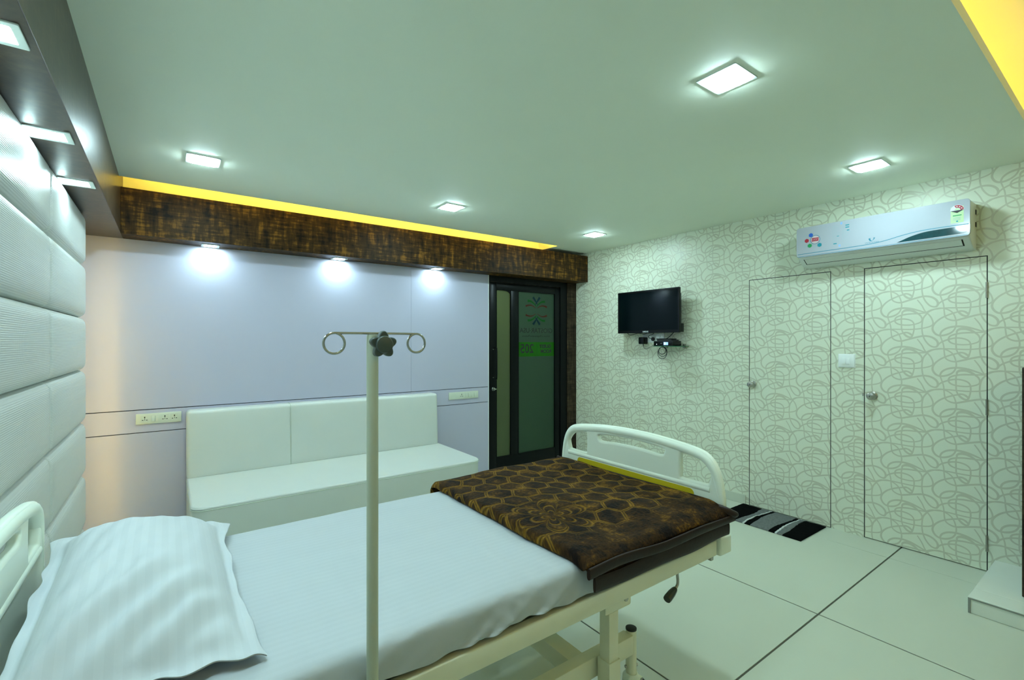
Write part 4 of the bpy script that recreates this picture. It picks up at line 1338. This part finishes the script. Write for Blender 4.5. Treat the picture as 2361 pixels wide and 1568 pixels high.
def acplate(nm, loop, mat, d=0.0003, parent=ac, holes=()):
    return plate_curve(nm, [[(L2(y), z) for y, z in loop]] + [[(L2(y), z) for y, z in h] for h in holes], 0.00012, 0, mat, FM(-0.0004 + d), parent)
# swoosh line across the lower front
sw_top = smoothpts([(1.682, 2.158), (1.50, 2.160), (1.35, 2.161), (1.22, 2.164), (1.12, 2.174), (1.02, 2.194), (0.92, 2.206), (0.80, 2.208), (0.694, 2.206)], 8)
acplate('swoosh_line', [(p.x, p.y + 0.0022) for p in sw_top] + [(p.x, p.y - 0.0022) for p in sw_top[::-1]], 'ac_teal')
acplate('lower_line', [(1.685, 2.1415), (0.700, 2.1415), (0.700, 2.1385), (1.685, 2.1385)], 'ac_teal')
dl = [(1.055, 2.1475)] + [(p.x, p.y) for p in smoothpts([(1.03, 2.158), (0.98, 2.177), (0.91, 2.193), (0.82, 2.197), (0.703, 2.197)], 6)] + [(0.701, 2.166), (0.708, 2.156), (0.72, 2.1515)]
acplate('display_window', dl, 'ac_disp', 0.0012)
# maker's sign
vm = smoothpts([(1.211, 2.208), (1.205, 2.190), (1.194, 2.186)], 5)
acplate('maker_sign', leaf_loop([(1.194, 2.1845), (1.205, 2.189), (1.2105, 2.205)], 0.0062), 'ac_teal', 0.0004)
acplate('maker_sign', leaf_loop([(1.192, 2.1875), (1.184, 2.198), (1.181, 2.207)], 0.0046), 'ac_teal', 0.0004)
text_mesh('maker_name', 'VIDEOCON', 0.0125, 'ac_teal', FM(0.0002) @ Matrix.Translation((-1.197, 2.1745, 0)), ac, sx=1.25)
text_mesh('model_name', 'VIRAAT', 0.011, 'pr_grey', FM(0.0002) @ Matrix.Translation((-0.752, 2.348, 0)), ac, sx=1.2)
# stickers at the left end
def circ(cy, cz, r, n=28):
    return [(cy + r * math.cos(2 * PI * k / n), cz + r * math.sin(2 * PI * k / n)) for k in range(n)]
def hexa(cy, cz, r):
    return [(cy + r * math.cos(R(60 * k + 30)), cz + r * math.sin(R(60 * k + 30))) for k in range(6)]
st = acplate('round_sticker', circ(1.558, 2.258, 0.0345), 'ac_teal', 0.0004)
acplate('sticker_face', circ(1.558, 2.258, 0.0305), 'pr_pink', 0.0007, st)
acplate('sticker_badge', [(1.583, 2.246), (1.535, 2.246), (1.533, 2.272), (1.581, 2.272)], 'pr_red', 0.0009, st)
text_mesh('sticker_word', 'LUCKY', 0.017, 'pr_pink', FM(0.0007) @ Matrix.Translation((-1.558, 2.259, 0)), st, sx=0.85)
for cy, cz, c in ((1.588, 2.297, 'sky_blue'), (1.617, 2.258, 'pr_red'), (1.596, 2.217, 'pr_green'), (1.528, 2.212, 'pr_teal')):
    hx = acplate('hexagon_sticker', hexa(cy, cz, 0.0165), c, 0.0006)
    for k in range(2):
        acplate('sticker_caption', [(cy + 0.024 + 0.026 - k * 0.006, cz + 0.004 - 0.009 * k), (cy + 0.020, cz + 0.004 - 0.009 * k), (cy + 0.020, cz - 0.001 - 0.009 * k), (cy + 0.050 - k * 0.006, cz - 0.001 - 0.009 * k)], 'pr_grey', 0.0004, hx)
# paper instruction sheet taped on: lines of print
rnd = random.Random(3)
sheet_ = acplate('instruction_sheet', [(1.447, 2.345), (1.318, 2.345), (1.318, 2.180), (1.447, 2.180)], 'ac_white', 0.0004)
for col, (ya, yb) in enumerate(((1.443, 1.388), (1.380, 1.322))):
    z = 2.335
    while z > 2.186:
        w = rnd.uniform(0.55, 1.0)
        hgt = 0.0022
        acplate('print_line', [(ya, z), (ya - (ya - yb) * w, z), (ya - (ya - yb) * w, z - hgt), (ya, z - hgt)], 'pr_grey', 0.0007, sheet_)
        z -= rnd.uniform(0.0075, 0.014)
for y, z, w, h_ in ((1.345, 2.325, 0.024, 0.007), (1.345, 2.309, 0.024, 0.007), (1.340, 2.287, 0.016, 0.007), (1.405, 2.255, 0.015, 0.004), (1.424, 2.200, 0.022, 0.007)):
    acplate('print_figure', [(y + w / 2, z), (y - w / 2, z), (y - w / 2, z + h_), (y + w / 2, z + h_)], 'pr_teal', 0.0008, sheet_)
for y, z in ((1.383, 2.340), (1.395, 2.177)):
    acplate('tape', [(y + 0.006, z), (y - 0.006, z), (y - 0.006, z + 0.016), (y + 0.006, z + 0.016)], 'pr_ltblue', 0.0009, sheet_)
# energy rating label
en = acplate('energy_label', [(0.779, 2.325), (0.718, 2.325), (0.718, 2.222), (0.779, 2.222)], 'pr_pale', 0.0004)
arc = [(0.7485 + 0.033 * math.cos(R(a)), 2.300 + 0.036 * math.sin(R(a))) for a in range(0, 181, 12)]
acplate('rating_fan', arc, 'pr_white', 0.0007, en)
fan = [(0.7485 + 0.032 * math.cos(R(a)), 2.300 + 0.034 * math.sin(R(a))) for a in range(65, 181, 9)] + [(0.7485 + 0.016 * math.cos(R(a)), 2.300 + 0.017 * math.sin(R(a))) for a in range(180, 64, -9)]
acplate('rating_red', fan, 'pr_red', 0.0009, en)
for a in (88, 120, 152):
    cy, cz = 0.7485 + 0.024 * math.cos(R(a)), 2.300 + 0.0255 * math.sin(R(a))
    acplate('rating_star', [(cy + (0.0048 if k % 2 == 0 else 0.0022) * math.cos(R(90 + 36 * k)), cz + (0.0048 if k % 2 == 0 else 0.0022) * math.sin(R(90 + 36 * k))) for k in range(10)], 'pr_white', 0.0011, en)
acplate('rating_hub', [(0.7485 + 0.013 * math.cos(R(a)), 2.303 + 0.012 * math.sin(R(a))) for a in range(0, 181, 15)], 'pr_pale', 0.0010, en)
acplate('rating_chevron', [(0.782, 2.301), (0.715, 2.301), (0.7485, 2.284)], 'text', 0.0011, en)
acplate('rating_bar', [(0.769, 2.272), (0.728, 2.272), (0.728, 2.266), (0.769, 2.266)], 'pr_green', 0.0008, en)
for k in range(5):
    acplate('rating_text', [(0.769, 2.258 - 0.0045 * k), (0.732, 2.258 - 0.0045 * k), (0.732, 2.2565 - 0.0045 * k), (0.769, 2.2565 - 0.0045 * k)], 'pr_grey', 0.0008, en)
acplate('rating_badge', [(0.753, 2.236), (0.744, 2.236), (0.744, 2.228), (0.753, 2.228)], 'pr_teal', 0.0008, en)
# louvre flap below the front panel, with its dark gap
def ac_slab(nm, y0, y1, p0, p1, th, mat):
    d = Vector((p1[0] - p0[0], 0, p1[1] - p0[1])).normalized()
    nn = Vector((d.z, 0, -d.x))
    if nn.z > 0:
        nn = -nn
    bm = bmesh.new()
    vs = []
    for y in (y0, y1):
        for p in (p0, p1):
            for s in (0, th):
                q = Vector((p[0], y, p[1])) + nn * s
                vs.append(bm.verts.new(q))
    for f in ((0, 1, 3, 2), (4, 6, 7, 5), (0, 4, 5, 1), (2, 3, 7, 6), (0, 2, 6, 4), (1, 5, 7, 3)):
        bm.faces.new([vs[i] for i in f])
    return mk(nm, bm, mat, ac, False)
ac_slab('louvre_gap', 0.728, 1.652, (AX + 0.0300, 2.118), (AX + 0.0850, 2.084), 0.0012, 'dark')
ac_slab('louvre', 0.735, 1.645, (AX + 0.0290, 2.1185), (AX + 0.0785, 2.0880), 0.0035, 'ac_body')
for z in (2.32, 2.24):
    boxo('side_vent', (AX + 0.165, AX + 0.185, AY0 - 0.0005, AY0 + 0.004, z - 0.03, z), 'rubber', ac)
boxo('side_bracket', (AX + 0.160, XR - 0.001, AY0 + 0.03, AY0 + 0.08, 2.365, 2.372), 'rubber', ac)

# ================================================================ STRIPED MAT, STEP, CABINET
mt_ = empty('door_mat', (3.97, 1.87, 0), 'black shaggy door mat with grey and white wavy stripes', 'door mat')
MX0, MX1, MY0, MY1 = 3.755, 4.205, 1.548, 2.21
def mat_stripe(nm, ya, yb, fa_, fb_, mat, z1):
    nx = 26
    bm = bmesh.new()
    T, Bt = [], []
    for i in range(nx + 1):
        x = MX0 + (MX1 - MX0) * i / nx
        y0 = ya + fa_ * (0.011 * math.sin(11 * x + ya * 30) + 0.005 * fbm(x * 30, ya * 9))
        y1 = yb + fb_ * (0.011 * math.sin(11 * x + yb * 30) + 0.005 * fbm(x * 30, yb * 9))
        row = []
        m_ = 6
        for k in range(m_ + 1):
            yy = y0 + (y1 - y0) * k / m_
            ex = min(i, nx - i, 2) / 2
            ey = 1.0 if 0 < k < m_ else 0.55
            row.append(bm.verts.new((x, yy, 0.003 + (z1 - 0.003) * (0.45 + 0.55 * ex * ey) + 0.0022 * noise.noise(Vector((x * 70, yy * 70, 1))))))
        T.append(row)
        Bt.append([bm.verts.new((x, y0, 0.0006)), bm.verts.new((x, y1, 0.0006))])
    for i in range(nx):
        for k in range(6):
            bm.faces.new((T[i][k], T[i + 1][k], T[i + 1][k + 1], T[i][k + 1]))
        bm.faces.new((Bt[i][0], Bt[i + 1][0], T[i + 1][0], T[i][0]))
        bm.faces.new((Bt[i][1], T[i][6], T[i + 1][6], Bt[i + 1][1]))
    bm.faces.new([Bt[0][0]] + T[0] + [Bt[0][1]])
    bm.faces.new(([Bt[nx][0]] + T[nx] + [Bt[nx][1]])[::-1])
    return mk(nm, bm, mat, mt_, True, 60)
cuts = [(MY0, 'mat_black'), (1.686, 'mat_grey'), (1.726, 'mat_white'), (1.738, 'mat_black'), (1.775, 'mat_grey'), (1.93, 'mat_black'), (1.968, 'mat_white'), (1.980, 'mat_grey'), (2.035, 'mat_black'), (MY1, None)]
for i in range(len(cuts) - 1):
    mat_stripe('stripe', cuts[i][0], cuts[i + 1][0], 0 if i == 0 else 1, 0 if i == len(cuts) - 2 else 1, cuts[i][1], 0.014 if cuts[i][1] != 'mat_black' else 0.012)

stp = empty('marble_step', (3.87, 0.0, 0), 'low white marble step on the floor at the right frame edge', 'step')
boxo('riser', (3.512, XR - 0.001, -0.55, 0.606, 0.0005, 0.074), 'marble', stp, bev=0.001, seg=1)
boxo('riser_edge', (3.506, 3.513, 0.598, 0.608, 0.0005, 0.083), 'concrete', stp)
boxo('tread', (3.506, 3.655, -0.55, 0.608, 0.075, 0.089), 'marble', stp, bev=0.0015, seg=1)
boxo('tread', (3.6562, XR - 0.001, -0.55, 0.608, 0.075, 0.089), 'marble', stp, bev=0.0015, seg=1)
boxo('tread_edge', (3.5045, 3.5062, -0.55, 0.608, 0.076, 0.084), 'concrete', stp)

cb = empty('wood_cabinet', (3.95, 0.15, 0.09), 'dark brown wooden cabinet standing on the marble step', 'cabinet')
boxo('body', (3.735, 4.17, -0.28, 0.434, 0.0895, 1.33), 'brown_dim', cb, bev=0.002)
boxo('door', (3.715, 3.7345, -0.278, 0.078, 0.10, 1.325), 'brown_dim', cb, bev=0.002)
boxo('door', (3.715, 3.7345, 0.082, 0.432, 0.10, 1.325), 'brown_dim', cb, bev=0.002)
for y in (0.05, 0.11):
    tubeo('handle', [(3.700, y, 0.66), (3.700, y, 0.80)], 0.005, 'steel', cb, 8)
boxo('edge_band', (3.7145, 3.736, 0.4335, 0.4355, 0.612, 0.617), 'pr_white', cb)
